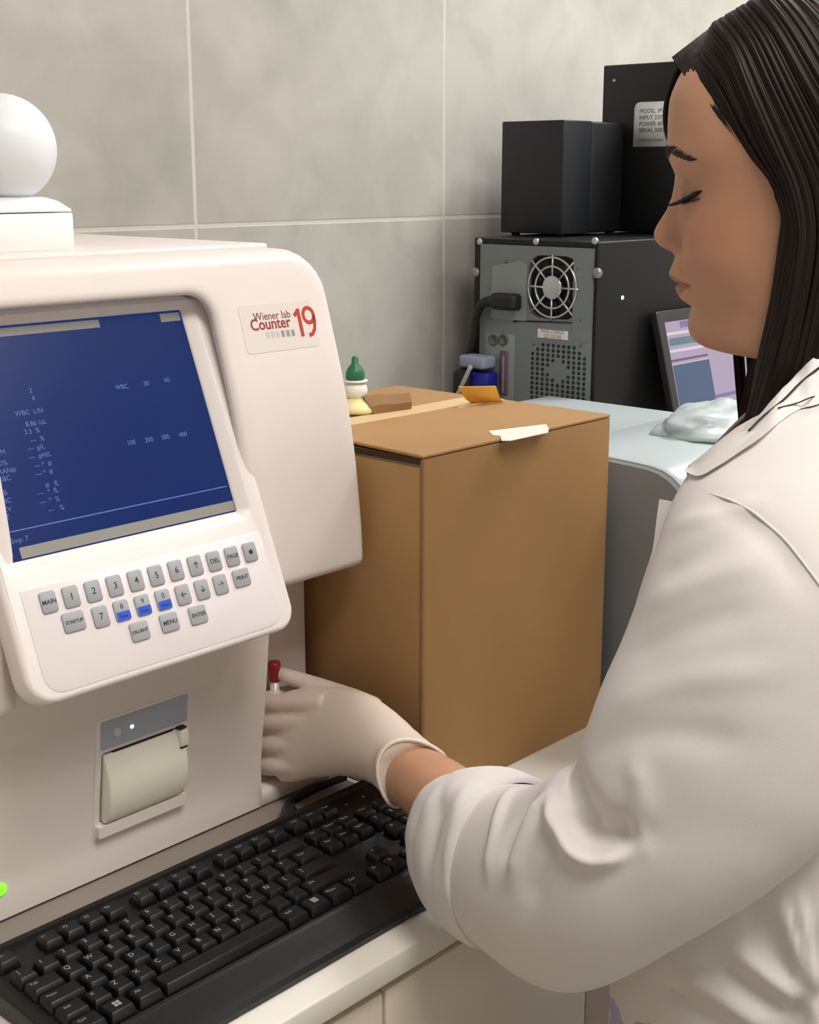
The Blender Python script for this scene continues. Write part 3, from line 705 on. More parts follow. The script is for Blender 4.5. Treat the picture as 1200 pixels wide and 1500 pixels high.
# ================================================================ keyboard
M_kb = mat('keyboard_black', '0c0c0e', .45, bump=.15, bscale=1500); M_kc = mat('key_cap_black', '0b0b0d', .36); M_kl = mat('key_legend_white', '8d9095', .5)
KBX0, KBX1 = 672., 1356.
KB = thing('keyboard', 'full-size black computer keyboard on the worktop in front of the analyzer', 'keyboard', (1014, 1165, 0))
kprof = [(1031, 1.5), (1029, 9), (1033, 15), (1048, 18.5), (1080, 21), (1086, 23), (1089, 20.5), (1288, 33), (1290, 38), (1297, 39), (1301, 33), (1302, 8), (1298, 2)]
KPX = lambda x, e: [(x, 1165 + (y - 1165) * (1 - e / 140), z if z < 3 else max(2, z - e * .6)) for y, z in kprof]
b = MB().loft([KPX(KBX0, 5), KPX(KBX0 + 2, 1.5), KPX(KBX0 + 6, 0), KPX(KBX1 - 6, 0), KPX(KBX1 - 2, 1.5), KPX(KBX1, 5)], True, True, True)
obj('body', b, M_kb, KB, sharp=40)
obj('front_groove', MB().box(KBX0 + 6, KBX1 - 6, 1086.5, 1088.5, 22, 23.6), M_dark, KB)
U_ = 29.23
def kz(y): return 20.5 + (y - 1089) * (12.5 / 199)
def keycap(w, d, legs):
    """key cap centred on 0,0 (u-space), with legends as a second material"""
    b = MB(); hx, hy = w / 2 - 1.2, d / 2 - 1.2
    R = lambda e, z, sh=0: [(x, y + sh, z) for x, y in offr(-hx, hx, -hy, hy, (2.5,) * 4, -e, k=3, m=2)]
    b.loft([R(0, 0), R(.4, 4), R(3.2, 12.5, 1), R(4.2, 13.4, 1), R(6, 13.2, 1)], cap0=False, cap1=True)
    for s, size, x, y in legs:
        b.text(s, size, lambda p: (x + p[0], y + 1 + p[1], 13.5 + p[2] * .2), 1, depth=.3)
    return b
rows = [
    (1262, [('Esc', 1)] + [(None, 1)] + [('F%d' % i, 1) for i in (1, 2, 3, 4)] + [(None, .5)] + [('F%d' % i, 1) for i in (5, 6, 7, 8)] + [(None, .5)] + [('F%d' % i, 1) for i in (9, 10, 11, 12)] + [(None, .25)] + [('PrtSc', 1), ('ScrLk', 1), ('Pause', 1)]),
    (1222.9, [(s, 1) for s in '|1234567890?'] + [('\u00bf', 1), ('\u2190', 2), (None, .25), ('Ins', 1), ('Home', 1), ('PgUp', 1), (None, .25), ('Num', 1), ('/', 1), ('x', 1), ('-', 1)]),
    (1193.7, [('Tab', 1.5)] + [(s, 1) for s in 'QWERTYUIOP'] + [('\u00b4', 1), ('+', 1), ('Enter', 1.5), (None, .25), ('Del', 1), ('End', 1), ('PgDn', 1), (None, .25), ('7', 1), ('8', 1), ('9', 1), ('+', 1)]),
    (1164.4, [('Mayus', 1.75)] + [(s, 1) for s in 'ASDFGHJKL\u00d1'] + [('{', 1), ('}', 2.25), (None, 3.5), ('4', 1), ('5', 1), ('6', 1)]),
    (1135.2, [('Shift', 1.25), ('<', 1)] + [(s, 1) for s in 'ZXCVBNM,.-'] + [('Shift', 2.75), (None, 1.25), ('\u2191', 1), (None, 1.25), ('1', 1), ('2', 1), ('3', 1), ('Intro', 1)]),
    (1106, [('Ctrl', 1.25), ('WIN', 1.25), ('Alt', 1.25), ('', 6.25), ('AltGr', 1.25), ('WIN', 1.25), ('Menu', 1.25), ('Ctrl', 1.25), (None, .25), ('\u2190', 1), ('\u2193', 1), ('\u2192', 1), (None, .25), ('0', 2), ('.', 1)]),
]
for ry, ks in rows:
    x = 688.
    for s, w in ks:
        if s is not None:
            W_ = w * U_ - .6
            if s == 'WIN':
                b = keycap(W_, U_ - .6, [])
                for dx in (-2.3, 2.3):
                    for dy in (-2.3, 2.3): b.loft([[(dx + a, 2 + dy + c_, z) for a, c_ in rrect(-1.9, 1.9, -1.9, 1.9, .2, 1, 1)] for z in (13.3, 13.7)], cap0=True, cap1=True, mi=1, smooth=False)
            elif s == '': b = keycap(W_, U_ - .6, [])
            else: b = keycap(W_, U_ - .6, [(s, 9.5 if len(s) == 1 else (6.2 if len(s) < 5 else 5), -W_ / 2 + (8.5 if len(s) == 1 else 5.5 + 1.55 * len(s)), 3)])
            cx = x + w * U_ / 2
            b.v = [(cx + p[0], ry + p[1], kz(ry) - .5 + p[2] + p[1] * .063) for p in b.v]
            obj('key', b, [M_kc, M_kl], KB, sharp=35)
        x += w * U_
for i in range(3):
    obj('lock_light', MB().lathe([(2.2, 0), (1.8, .8)], (1250 + i * 34, 1268, kz(1268)), n=10), mat('lock_led_off', '9a9c98', .4), KB)
# cable leaving the back of the keyboard
pts = cr([(1178, 1300, 24), (1190, 1322, 26), (1206, 1345, 18), (1240, 1368, 9), (1300, 1376, 7), (1350, 1372, 6.5)], 24)
KC = obj('cable', MB().tube(pts, [11 if i < 5 else lerp(11, 6, min(1, (i - 5) / 4)) for i in range(24)], 10), M_blk2, KB)
# ================================================================ the woman
from mathutils.bvhtree import BVHTree
M_skin = None
def skin_material():
    m = bpy.data.materials.new('skin'); m.use_nodes = True
    nt = m.node_tree; N = nt.nodes; L = nt.links; b = N['Principled BSDF']
    at_ = N.new('ShaderNodeAttribute'); at_.attribute_name = 'pigment'
    tc = N.new('ShaderNodeTexCoord'); nz = N.new('ShaderNodeTexNoise'); nz.inputs['Scale'].default_value = 26; nz.inputs['Detail'].default_value = 4
    L.new(tc.outputs['Object'], nz.inputs['Vector'])
    mr = N.new('ShaderNodeMapRange'); mr.inputs[1].default_value = .3; mr.inputs[2].default_value = .7; mr.inputs[3].default_value = .93; mr.inputs[4].default_value = 1.06
    L.new(nz.outputs['Fac'], mr.inputs[0])
    mx = N.new('ShaderNodeMix'); mx.data_type = 'RGBA'; mx.blend_type = 'MULTIPLY'; mx.inputs[0].default_value = 1
    L.new(at_.outputs['Color'], mx.inputs[6]); L.new(mr.outputs[0], mx.inputs[7]); L.new(mx.outputs[2], b.inputs['Base Color'])
    b.inputs['Roughness'].default_value = .48; b.inputs['Subsurface Weight'].default_value = .18
    b.inputs['Subsurface Radius'].default_value = (1, .35, .18); b.inputs['Subsurface Scale'].default_value = .006
    nb = N.new('ShaderNodeTexNoise'); nb.inputs['Scale'].default_value = 700; L.new(tc.outputs['Object'], nb.inputs['Vector'])
    bp = N.new('ShaderNodeBump'); bp.inputs['Strength'].default_value = .08; bp.inputs['Distance'].default_value = .0006
    L.new(nb.outputs['Fac'], bp.inputs['Height']); L.new(bp.outputs[0], b.inputs['Normal'])
    return m
M_skin = skin_material()
SKIN = np.array(srgb('c39273')[:3]); LIP = np.array(srgb('9a6058')[:3]); LID = np.array(srgb('8a6858')[:3]); BLUSH = np.array(srgb('c58768')[:3]); NOSTR = np.array(srgb('6b2f22')[:3])
H0 = np.array([1431., 779., 880.])
Fh = np.array([-.502, .865, 0]); Fh /= np.linalg.norm(Fh); Lh = np.array([-Fh[1], Fh[0], 0.]); UZ = np.array([0, 0, 1.])
def hw(f, l, u): return H0 + Fh * f + Lh * l + UZ * u
def fu(px_, py_, l=0.):
    q = on_plane(px_, py_, H0 + Lh * l, Lh) - H0; return float(np.dot(q, Fh)), float(q[2])
def prof_fn(pts, l=0.):
    a = sorted([fu(*p, l)[::-1] for p in pts]); us = [q[0] for q in a]; fs = [q[1] for q in a]
    return lambda u: float(np.interp(u, us, fs))
def gs(x, s): return math.exp(-(x / s) ** 2)
base_pts = [(1170, 2), (1130, 9), (1090, 24), (1050, 50), (1022, 76), (1003, 99), (993, 116), (985, 135), (980.5, 150), (978.5, 179), (978, 205), (979, 222), (982, 236), (989, 256), (993, 275), (995, 300), (995, 330), (993, 355), (989, 374), (990, 390), (995, 405), (999, 418), (1004, 432), (1008.5, 446), (1010.5, 460), (1010, 474), (1012, 490), (1018, 499), (1030, 506), (1048, 511), (1075, 515.5), (1100, 519), (1118, 526), (1124, 545), (1124, 600), (1118, 660)]
nose_pts = [(989, 256), (987.5, 270), (983.5, 290), (977, 307), (969.5, 319), (962.5, 330), (958.5, 339), (958.3, 345), (961, 353), (967, 360), (976, 365.5), (985, 369), (989, 374)]
lip_pts = [(989, 374), (986.5, 384), (982.5, 393), (980, 400), (981.5, 406), (988, 411), (992.5, 413.5), (990.5, 417), (989.5, 422), (991.5, 429), (996, 437), (1003, 444), (1008.5, 447)]
_fb = prof_fn(base_pts); fb = lambda u: float(np.mean([_fb(u + d) for d in (-4, -2.5, -1, 0, 1, 2.5, 4)])) if U_(495) < u < U_(140) else _fb(u); fn_ = prof_fn(nose_pts); fl_ = prof_fn(lip_pts)
def U_(py): return fu(990, py)[1]
u_hair, u_brow, u_eye, u_tip, u_sub, u_mouth, u_chin = U_(116), U_(225), U_(284), U_(341), U_(370), U_(413), U_(490)
_w = [(U_(560), 76), (U_(530), 76), (U_(518), 76), (U_(508), 79), (U_(490), 84), (U_(460), 90), (U_(420), 95), (U_(370), 100), (U_(310), 104), (U_(260), 107), (U_(200), 110), (U_(120), 107), (U_(62), 92), (U_(28), 68), (U_(10), 38), (U_(1), 10)]
_w.sort(); Wd = lambda u: float(np.mean(np.interp(np.clip(u + np.linspace(-24, 24, 9), None, _w[-1][0]) if u < U_(40) else [u], [a for a, _ in _w], [b for _, b in _w])))
_bk = [(U_(660), -165), (U_(560), -150), (U_(480), -150), (U_(400), -158), (U_(320), -178), (U_(220), -190), (U_(120), -180), (U_(62), -155), (U_(28), -122), (U_(10), -92), (U_(1), -62)]
_bk.sort(); Bk = lambda u: float(np.mean(np.interp(u + np.linspace(-8, 8, 5), [a for a, _ in _bk], [b for _, b in _bk])))
_n = [(U_(560), 2.0), (U_(520), 2.0), (U_(495), 1.75), (U_(470), 1.85), (U_(420), 2.05), (U_(370), 2.2), (U_(300), 2.35), (U_(220), 2.5), (U_(120), 2.35), (U_(0), 2.0)]
_n.sort(); Nn = lambda u: float(np.mean(np.interp(u + np.linspace(-26, 26, 9), [a for a, _ in _n], [b for _, b in _n])))
u_top, u_bot = U_(2), U_(650)
us = []; u = u_top
while u > u_bot:
    us.append(u)
    y_ = u
    fine = U_(540) < u < U_(240)
    u -= 1.3 if fine else (2.2 if u > U_(40) else 4.0)
NC = 160; rings = []; pig = []
def smw(a, b, x): return sm(a, b, x)
for u in us:
    ff, bk, w, n = fb(u), Bk(u), Wd(u), Nn(u)
    fc = lerp(ff, bk, .5) if u < U_(512) or u > U_(40) else -38.
    fc = lerp(-38, lerp(ff, bk, .5), max(sm(U_(70), U_(5), u), sm(U_(500), U_(522), u)))
    r = []
    for k in range(NC):
        t = 2 * math.pi * k / NC
        # denser columns at the front
        t = t - .45 * math.sin(t) if True else t
        ct, st_ = math.cos(t), math.sin(t)
        nn = n if ct > 0 else 2.15
        cs = math.copysign(abs(ct) ** (2 / nn), ct); sn = math.copysign(abs(st_) ** (2 / nn), st_)
        f = fc + ((ff - fc) if ct > 0 else (fc - bk)) * cs; l = w * sn
        al = abs(l); col = SKIN.copy()
        if ct > 0:
            # nose
            pn = max(0., fn_(u) - ff) if u_sub - 4 < u < U_(254) else 0.
            if pn > 0:
                tt = sm(U_(262), U_(345), u); sg = lerp(10, 21, tt); pw = lerp(1.8, 3.0, tt)
                f += pn * math.exp(-(al / sg) ** pw)
            f += 7.5 * math.exp(-((al - 20) / 7.5) ** 2 - ((u - U_(353)) / 9) ** 2)                  # wing
            f -= 4.5 * math.exp(-((al - 31) / 6) ** 2 - ((u - U_(352)) / 12) ** 2)                    # groove behind the wing
            d_ = math.exp(-((al - 10.5) / 5.2) ** 2 - ((u - U_(364.5)) / 3.2) ** 2); f -= 7 * d_       # nostril
            col = lerp(col, NOSTR, min(1, .8 * d_))
            # philtrum and mouth
            pl = (fl_(u) - ff) if U_(448) < u < u_sub else 0.
            f += pl * math.exp(-(al / 30) ** 2.6)
            f -= 3.2 * math.exp(-((u - U_(414.5) + .02 * al) / 2.2) ** 2) * sm(42, 34, al)
            f -= 3.0 * math.exp(-((al - 40) / 6) ** 2 - ((u - U_(416)) / 6) ** 2)                     # corner
            up_ = U_(lerp(396.5, 413, min(1, al / 37) ** 1.4)); lo_ = U_(lerp(436, 416, min(1, al / 37) ** 1.7))
            lm = sm(lo_ - 1.5, lo_ + 2.5, u) * sm(up_ + 1.5, up_ - 1.5, u) * sm(39, 35, al)
            col = lerp(col, LIP, .85 * lm)
            f -= 3.5 * math.exp(-(al / 26) ** 2 - ((u - U_(447)) / 7) ** 2)                           # hollow under the lip
            f += 2.0 * math.exp(-(al / 20) ** 2 - ((u - U_(478)) / 12) ** 2)
            # eyes
            f -= 10.5 * math.exp(-((al - 44) / 25) ** 2 - ((u - U_(279)) / 19) ** 2)
            f -= 4 * math.exp(-((al - 24) / 9) ** 2 - ((u - U_(280)) / 14) ** 2)
            lid = math.exp(-((al - 45) / 17.5) ** 2.0 - (((u - U_(281)) / 13.5) ** 2) ** 1.3)
            f += 13.5 * lid
            f -= 2.2 * math.exp(-((al - 47) / 22) ** 2 - ((u - U_(262) + .004 * (al - 46) ** 2) / 2.4) ** 2)   # lid crease
            f -= 2.6 * math.exp(-((al - 46) / 19) ** 2 - ((u - U_(289) - .26 * (al - 46) - .006 * (al - 46) ** 2) / 2.0) ** 2)   # lash line
            f += 3.5 * math.exp(-((al - 42) / 34) ** 2 - ((u - U_(228)) / 13) ** 2)
            le = math.exp(-((al - 48) / 22) ** 2 - ((u - U_(272)) / 13) ** 2)
            col = lerp(col, LID, .55 * le)
            # cheek
            ch = math.exp(-((al - 66) / 30) ** 2 - ((u - U_(335)) / 34) ** 2)
            f += 4 * ch; col = lerp(col, BLUSH, .5 * ch)
            f -= 3 * math.exp(-((al - 78) / 18) ** 2 - ((u - U_(425)) / 28) ** 2)
            f -= 2.0 * math.exp(-((al - 34 - .25 * (U_(360) - u)) / 5) ** 2) * sm(U_(425), U_(395), u) * sm(U_(345), U_(365), u)
        r.append(hw(f, l, u)); pig.append(col)
    rings.append(r)
head = MB().loft(rings, True, True, True)
HB = BVHTree.FromPolygons([Vector(p) for p in head.v], head.f)
def cast(px_, py_, bvh):
    for k in range(30):
        h = bvh.ray_cast(Vector(CAM_U), Vector(ray(px_ + 2 * k, py_)).normalized())
        if h[0] is not None: return np.array(h[0]), np.array(h[1])
    return None

# ---- body frame
Fb = np.array([-.42, .907, 0]); Fb /= np.linalg.norm(Fb); Lb = np.array([-Fb[1], Fb[0], 0.])
TOR = [(-760, 1440, 640, 300, 240, 235), (-350, 1435, 650, 285, 225, 225), (-120, 1420, 668, 240, 205, 180), (100, 1420, 685, 236, 200, 180), (300, 1428, 700, 240, 196, 175), (430, 1438, 712, 236, 165, 165), (510, 1446, 718, 215, 135, 145), (560, 1454, 716, 178, 112, 126), (598, 1464, 712, 132, 96, 108), (628, 1472, 706, 96, 84, 92), (655, 1477, 702, 80, 76, 84)]
def tor(z):
    a = np.array(TOR); return [float(np.interp(z, a[:, 0], a[:, i])) for i in range(1, 6)]
def tor_s(z):
    return [sum(tor(z + d)[i] for d in (-40, -20, 0, 20, 40)) / 5 if z < 560 else sum(tor(z + d)[i] for d in (-12, 0, 12)) / 3 for i in range(5)]
def tring(z, e=0., n=56, a0=0., a1=2 * math.pi, p=2.3, closed=True):
    cx, cy, a, bf, bb = tor_s(z); out = []
    for k in range(n):
        t = a0 + (a1 - a0) * (k / n if closed else k / (n - 1))
        ct, s_ = math.cos(t), math.sin(t)
        c2 = math.copysign(abs(ct) ** (2 / p), ct); s2 = math.copysign(abs(s_) ** (2 / p), s_)
        b_ = bf if ct > 0 else bb
        out.append(np.array([cx, cy, z]) + Fb * (b_ + e) * c2 + Lb * (a + e) * s2)
    return out
parts = [head]
def limb(pts, rad, n=20):
    return MB().tube(pts, rad, n)
tb = MB().loft([tring(z, -26) for z in (-420, -350, -250, -120, 0, 100, 200, 300, 370, 430, 470, 510, 540, 560, 580, 598)] + [[np.array([1474, 704, 0]) + (p - np.array([1474, 704, 0])) * np.array([.95, .95, 1]) for p in tring(628, -14)], [p for p in tring(655, -14)]], True, True, True)
parts.append(tb)
SHL = at(1120, 760, s=.69); ELB = at(893, 1345, s=.735); WRI = at(605, 1135, s=.894)
HND = at(556, 1096, s=.922)
FORE = [SHL + np.array([110, 40, 10]), SHL, lerp(SHL, ELB, .5), ELB, lerp(ELB, WRI, .25), lerp(ELB, WRI, .6), lerp(ELB, WRI, .85), WRI, lerp(WRI, HND, .5), HND]
parts.append(limb(cr(FORE, 46), [float(np.interp(i / 45 * 9, range(10), [70, 68, 62, 52, 56, 50, 46, 41, 29, 16])) for i in range(46)], 24))
SHR = np.array([1650., 800., 490.]); ELR = np.array([1715., 790., 110.]); WRR = np.array([1690., 850., -250.]); HNR = np.array([1680., 868., -340.])
parts.append(limb(cr([SHR + np.array([-90, -30, 10]), SHR, lerp(SHR, ELR, .5), ELR, lerp(ELR, WRR, .3), lerp(ELR, WRR, .7), WRR, HNR], 40), [float(np.interp(i / 39 * 7, range(8), [70, 66, 60, 52, 54, 46, 38, 26])) for i in range(40)], 20))
for sx in (1, -1):
    hp = np.array([1436., 650., -400.]) + Lb * 120 * sx
    kn = hp + np.array([-10, 15, -480.]); an = np.array([hp[0] + 5, hp[1] - 12, FLOOR + 110])
    parts.append(limb(cr([hp + np.array([0, 0, 60]), hp, lerp(hp, kn, .5), kn, lerp(kn, an, .3), an, an + np.array([0, 0, -60])], 36), [float(np.interp(i / 35 * 6, range(7), [110, 118, 98, 76, 74, 48, 44])) for i in range(36)], 20))
# one continuous skin: exact union of head, torso and limbs
def tmp_obj(b):
    me = bpy.data.meshes.new('tmp'); me.from_pydata([tuple((np.array(p) - H0) * .01) for p in b.v], [], b.f)
    bm = bmesh.new(); bm.from_mesh(me); bmesh.ops.recalc_face_normals(bm, faces=bm.faces); bm.to_mesh(me); bm.free()
    o = bpy.data.objects.new('tmp', me); COL.objects.link(o); return o
o0 = tmp_obj(parts[0]); others = [tmp_obj(p) for p in parts[1:]]
for q in others:
    m = o0.modifiers.new('u', 'BOOLEAN'); m.operation = 'UNION'; m.object = q; m.solver = 'MANIFOLD'
dg = bpy.context.evaluated_depsgraph_get(); dg.update()
ev = o0.evaluated_get(dg); me = ev.to_mesh()
BV = [np.array(v.co) * 100 + H0 for v in me.vertices]; BF = [list(p.vertices) for p in me.polygons]
ev.to_mesh_clear()
for q in [o0] + others: bpy.data.objects.remove(q)
WB = np.array([1440., 655., FLOOR])
body = MB().add(BV, BF)
BODY = obj('person', body, M_skin, org=WB, label='dark-haired woman in a white lab coat reaching a gloved hand into the analyzer', cat='person')
# pigment attribute
kd_v = np.array(head.v); ca = BODY.data.color_attributes.new('pigment', 'FLOAT_COLOR', 'POINT')
from mathutils.kdtree import KDTree
kd = KDTree(len(kd_v))
for i, p in enumerate(head.v): kd.insert(Vector(p), i)
kd.balance()
for i, p in enumerate(BODY.data.vertices):
    _, j, dist = kd.find(Vector(p.co) / C + Vector(WB))
    c_ = pig[j] if dist < 1.0 else SKIN
    ca.data[i].color = (float(c_[0]), float(c_[1]), float(c_[2]), 1)

# ---- lashes, brows
M_lash = mat('lash_dark', '120b09', .5); M_brow = mat('brow_brown', '35241c', .6)
rnd = random.Random(3)
def mirror(p): d = p - H0; return H0 + d - 2 * Lh * np.dot(d, Lh)
def spike(b, p0, dir_, ln, r, curl, n=5):
    pts = [p0 + dir_ * ln * t + curl * t * t for t in np.linspace(0, 1, n)]
    b.tube(pts, [r * (1 - .9 * t) for t in np.linspace(0, 1, n)], 4)
surf = lambda f, l, u: HB.find_nearest(Vector(hw(f, l, u)))
for side in (1, -1):
    b = MB()
    for i in range(70):
        t = i / 69; l = lerp(30, 72, t); u = U_(lerp(294, 279, t ** 1.3)) - 3.0 * math.sin(math.pi * t)
        p = np.array(HB.ray_cast(Vector(hw(200, l, u)), Vector(-Fh))[0])
        out = Fh * .86 + Lh * lerp(-.1, .75, t) - UZ * .42
        out /= np.linalg.norm(out)
        spike(b, p - Fh * .8, out + UZ * rnd.uniform(-.1, .1) + Lh * rnd.uniform(-.12, .12), rnd.uniform(11, 17) * (.75 + .4 * math.sin(math.pi * min(1, t + .1))), 1.2, UZ * 3.0)
    for i in range(16):
        t = lerp(.45, 1, i / 15); l = lerp(30, 72, t); u = U_(lerp(299, 288, t))
        p = np.array(HB.ray_cast(Vector(hw(200, l, u)), Vector(-Fh))[0])
        d_ = Fh * .5 + Lh * .45 - UZ * .7; d_ /= np.linalg.norm(d_)
        spike(b, p - Fh * .5, d_, rnd.uniform(5, 8), .6, UZ * 0)
    # dark lid rim
    rim = [np.array(HB.ray_cast(Vector(hw(200, lerp(26, 75, t), U_(lerp(294, 278, t ** 1.3)) - 3.0 * math.sin(math.pi * t))), Vector(-Fh))[0]) for t in np.linspace(0, 1, 18)]
    b.tube(rim, [.6 + 1.0 * math.sin(math.pi * t) + 2.8 * t * sm(1.0, .85, t) for t in np.linspace(0, 1, 18)], 6)
    if side < 0: b.v = [tuple(mirror(np.array(p))) for p in b.v]
    obj('eyelash', b, M_lash, BODY)
    b = MB()
    for i in range(150):
        t = rnd.random(); l = lerp(17, 76, t)
        u = U_(lerp(232, 222, min(1, t * 1.9)) if t < .55 else lerp(222, 236, (t - .55) / .45)) + rnd.uniform(-1, 1) * lerp(5.5, 1.6, t)
        h = HB.ray_cast(Vector(hw(200, l, u)), Vector(-Fh))
        p, nn = np.array(h[0]), np.array(h[1])
        dr = Lh * lerp(.45, 1, t) + UZ * lerp(.8, -.25, t); dr -= nn * np.dot(dr, nn); dr /= np.linalg.norm(dr)
        spike(b, p - nn * .4, dr + nn * .12, rnd.uniform(8, 13), .8, -nn * 1.0, 4)
    if side < 0: b.v = [tuple(mirror(np.array(p))) for p in b.v]
    obj('eyebrow', b, M_brow, BODY)

# ---- hair
def hair_material():
    m = bpy.data.materials.new('dark_brown_hair'); m.use_nodes = True
    nt = m.node_tree; b = nt.nodes['Principled BSDF']; N = nt.nodes; L = nt.links
    at_ = N.new('ShaderNodeAttribute'); at_.attribute_name = 'strand'
    L.new(at_.outputs['Color'], b.inputs['Base Color'])
    b.inputs['Roughness'].default_value = .5; b.inputs['Specular IOR Level'].default_value = .22
    return m
M_hair = hair_material()
hm = MB(); hcol = []
def paint(n0, c_): hcol.extend([c_] * (len(hm.v) - n0))
HB_ = np.array(srgb('1b110d')[:3])
# scalp cap
edge_px = [(987, 92), (999, 116), (1013, 137), (1030, 160), (1054, 186), (1072, 216), (1092, 240), (1112, 262), (1128, 280), (1150, 292), (1160, 330), (1160, 420)]
def hl(px_, py_):
    c_ = cast(px_, py_, HB); d = c_[0] - H0; return float(d[2]), float(np.dot(d, Fh))
ed = sorted(hl(*p) for p in edge_px)
fe = lambda u: float(np.interp(u, [a for a, _ in ed], [b for _, b in ed]))
n0 = 0; cv = []; ok = []
for p in head.v:
    d = np.array(p) - H0; f, l, u = float(np.dot(d, Fh)), float(np.dot(d, Lh)), float(d[2])
    e = (fe(u) - f - 4) if u < U_(92) else 60 + (u - U_(92))
    if u < U_(440): e = min(e, (u - U_(470)))
    k = sm(-4, 42, e); nrm = d / np.linalg.norm(d); nrm = np.array([nrm[0], nrm[1], nrm[2] * .9])
    cv.append(np.array(p) + nrm * (-3 + 9 * k)); ok.append(e > -8)
idx = {}; fs = []
for q in head.f:
    if all(ok[i] for i in q): fs.append([idx.setdefault(i, len(idx)) for i in q])
vs = [None] * len(idx)
for i, j in idx.items(): vs[j] = cv[i]
hm.add(vs, fs); paint(n0, HB_ * .8)
def onhead(f, l, u, off):
    """push a point out to the given distance over the scalp"""
    c0 = hw(-45, 0, 20); p = hw(f, l, u); d = p - c0; d /= np.linalg.norm(d)
    h = HB.ray_cast(Vector(c0 + d * 600), Vector(-d))
    return np.array(h[0]) + d * off if h[0] is not None else p
def hp(px_, py_, off): c_ = cast(px_, py_, HB); return c_[0] + c_[1] * off
def hang(px_, py_, l): return on_plane(px_, py_, H0 + Lh * l, Lh)
ut = U_(-14)
G0 = [hw(*[fu(986, 84)[0], 3, fu(986, 84)[1]]), hp(1010, 122, 5), hp(1040, 164, 6), hp(1068, 200, 7), hp(1098, 240, 8), hp(1127, 270, 10), hang(1150, 312, 108), hang(1146, 360, 108), hang(1138, 415, 104), hang(1128, 470, 98), hang(1116, 525, 92), hang(1104, 580, 86), hang(1091, 632, 80), hang(1080, 690, 74)]
G1 = [hw(fu(1046, 38)[0], 3, fu(1046, 38)[1]), onhead(50, 55, U_(60), 17), onhead(34, 95, U_(90), 16), onhead(14, 112, U_(150), 17), onhead(-10, 115, U_(215), 18), onhead(-30, 118, U_(270), 19)] + [hw(-40, 126, U_(330)), hw(-38, 126, U_(390)), hw(-32, 122, U_(450)), hw(-24, 116, U_(510)), hw(-14, 108, U_(570)), hw(-4, 100, U_(640)), hw(4, 92, U_(700)), hw(10, 86, U_(760))]
G2 = [hw(fu(1112, 1)[0], 3, fu(1112, 1)[1]), onhead(0, 55, U_(40), 18), onhead(-20, 95, U_(70), 18), onhead(-50, 110, U_(140), 19), onhead(-80, 110, U_(210), 20), onhead(-100, 105, U_(270), 21)] + [hw(-112, 112, U_(330)), hw(-114, 110, U_(390)), hw(-112, 106, U_(450)), hw(-108, 102, U_(510)), hw(-102, 96, U_(570)), hw(-96, 90, U_(630)), hw(-92, 84, U_(690)), hw(-90, 80, U_(750))]
G3 = [hw(fu(1185, -22)[0], 2, fu(1185, -22)[1]), onhead(-100, 20, U_(20), 18), onhead(-150, 34, U_(80), 20), onhead(-180, 36, U_(150), 21), onhead(-190, 34, U_(220), 22), onhead(-190, 30, U_(290), 24)] + [hw(-196, 30, U_(340)), hw(-190, 30, U_(400)), hw(-182, 28, U_(460)), hw(-176, 26, U_(520)), hw(-172, 24, U_(580)), hw(-170, 22, U_(640)), hw(-170, 20, U_(700)), hw(-170, 20, U_(760))]
GG = [cr(g, 44) for g in (G0, G1, G2, G3)]
def guide(a):
    t = a * 3; k = min(2, int(t)); t -= k
    return [lerp(p, q, t) for p, q in zip(GG[k], GG[k + 1])]
def lock(a, side, dep, rad, frac=1., colk=1., fwd=0.):
    pts = guide(min(1, max(0, a))); n = len(pts); m = max(8, int(n * frac)); pts = pts[:m]
    ph, am = rnd.uniform(0, 6.28), rnd.uniform(.6, 2.6); out = []
    axis = hw(-60, 0, 0)
    for i, p in enumerate(pts):
        t = i / (m - 1); d = p - axis; d[2] *= .3; d /= np.linalg.norm(d)
        w_ = am * math.sin(ph + t * 5.5) * sm(0, .3, t)
        q = p - d * dep * sm(0, .15, t) + np.array([Fh[0] * w_, Fh[1] * w_, 0]) + Fh * fwd * math.sin(math.pi * min(1, t * 1.4))
        if side < 0: q = mirror(q)
        out.append(q)
    n0 = len(hm.v)
    hm.tube(out, [rad * (.35 + .65 * sm(0, .12, i / (m - 1))) * (1 - .75 * sm(.82, 1, i / (m - 1))) for i in range(m)], 6)
    c_ = HB_ * colk * rnd.uniform(.7, 1.5); paint(n0, c_)
for i in range(620):
    a = rnd.random() ** 1.35
    lock(a, 1, rnd.uniform(-2, 8), rnd.uniform(1.6, 3.4), rnd.uniform(.86, 1), 1)
for i in range(330): lock(rnd.uniform(0, .36), 1, rnd.uniform(-4, 4), rnd.uniform(1.1, 2.2), rnd.uniform(.85, 1), 1.1)
for i in range(160): lock(rnd.uniform(0, .3), -1, rnd.uniform(-3, 5), rnd.uniform(1.4, 2.6), rnd.uniform(.85, 1), 1.1)
for i in range(200): lock(rnd.uniform(.5, 1), rnd.choice((1, -1)), rnd.uniform(-3, 5), rnd.uniform(2, 3.6), rnd.uniform(.88, 1), 1)
for i in range(130): lock(rnd.uniform(0, .12), 1, rnd.uniform(-3, 4), rnd.uniform(1.3, 2.4), rnd.uniform(.8, 1), 1.3)
for i in range(260):
    a = rnd.random() ** 1.2
    lock(a, -1, rnd.uniform(-1, 9), rnd.uniform(2.6, 5), rnd.uniform(.86, 1), 1)
for i in range(60): lock(rnd.uniform(0, .06), -1, rnd.uniform(-3, 2), rnd.uniform(1.6, 2.8), rnd.uniform(.8, 1), 1, rnd.uniform(8, 26))
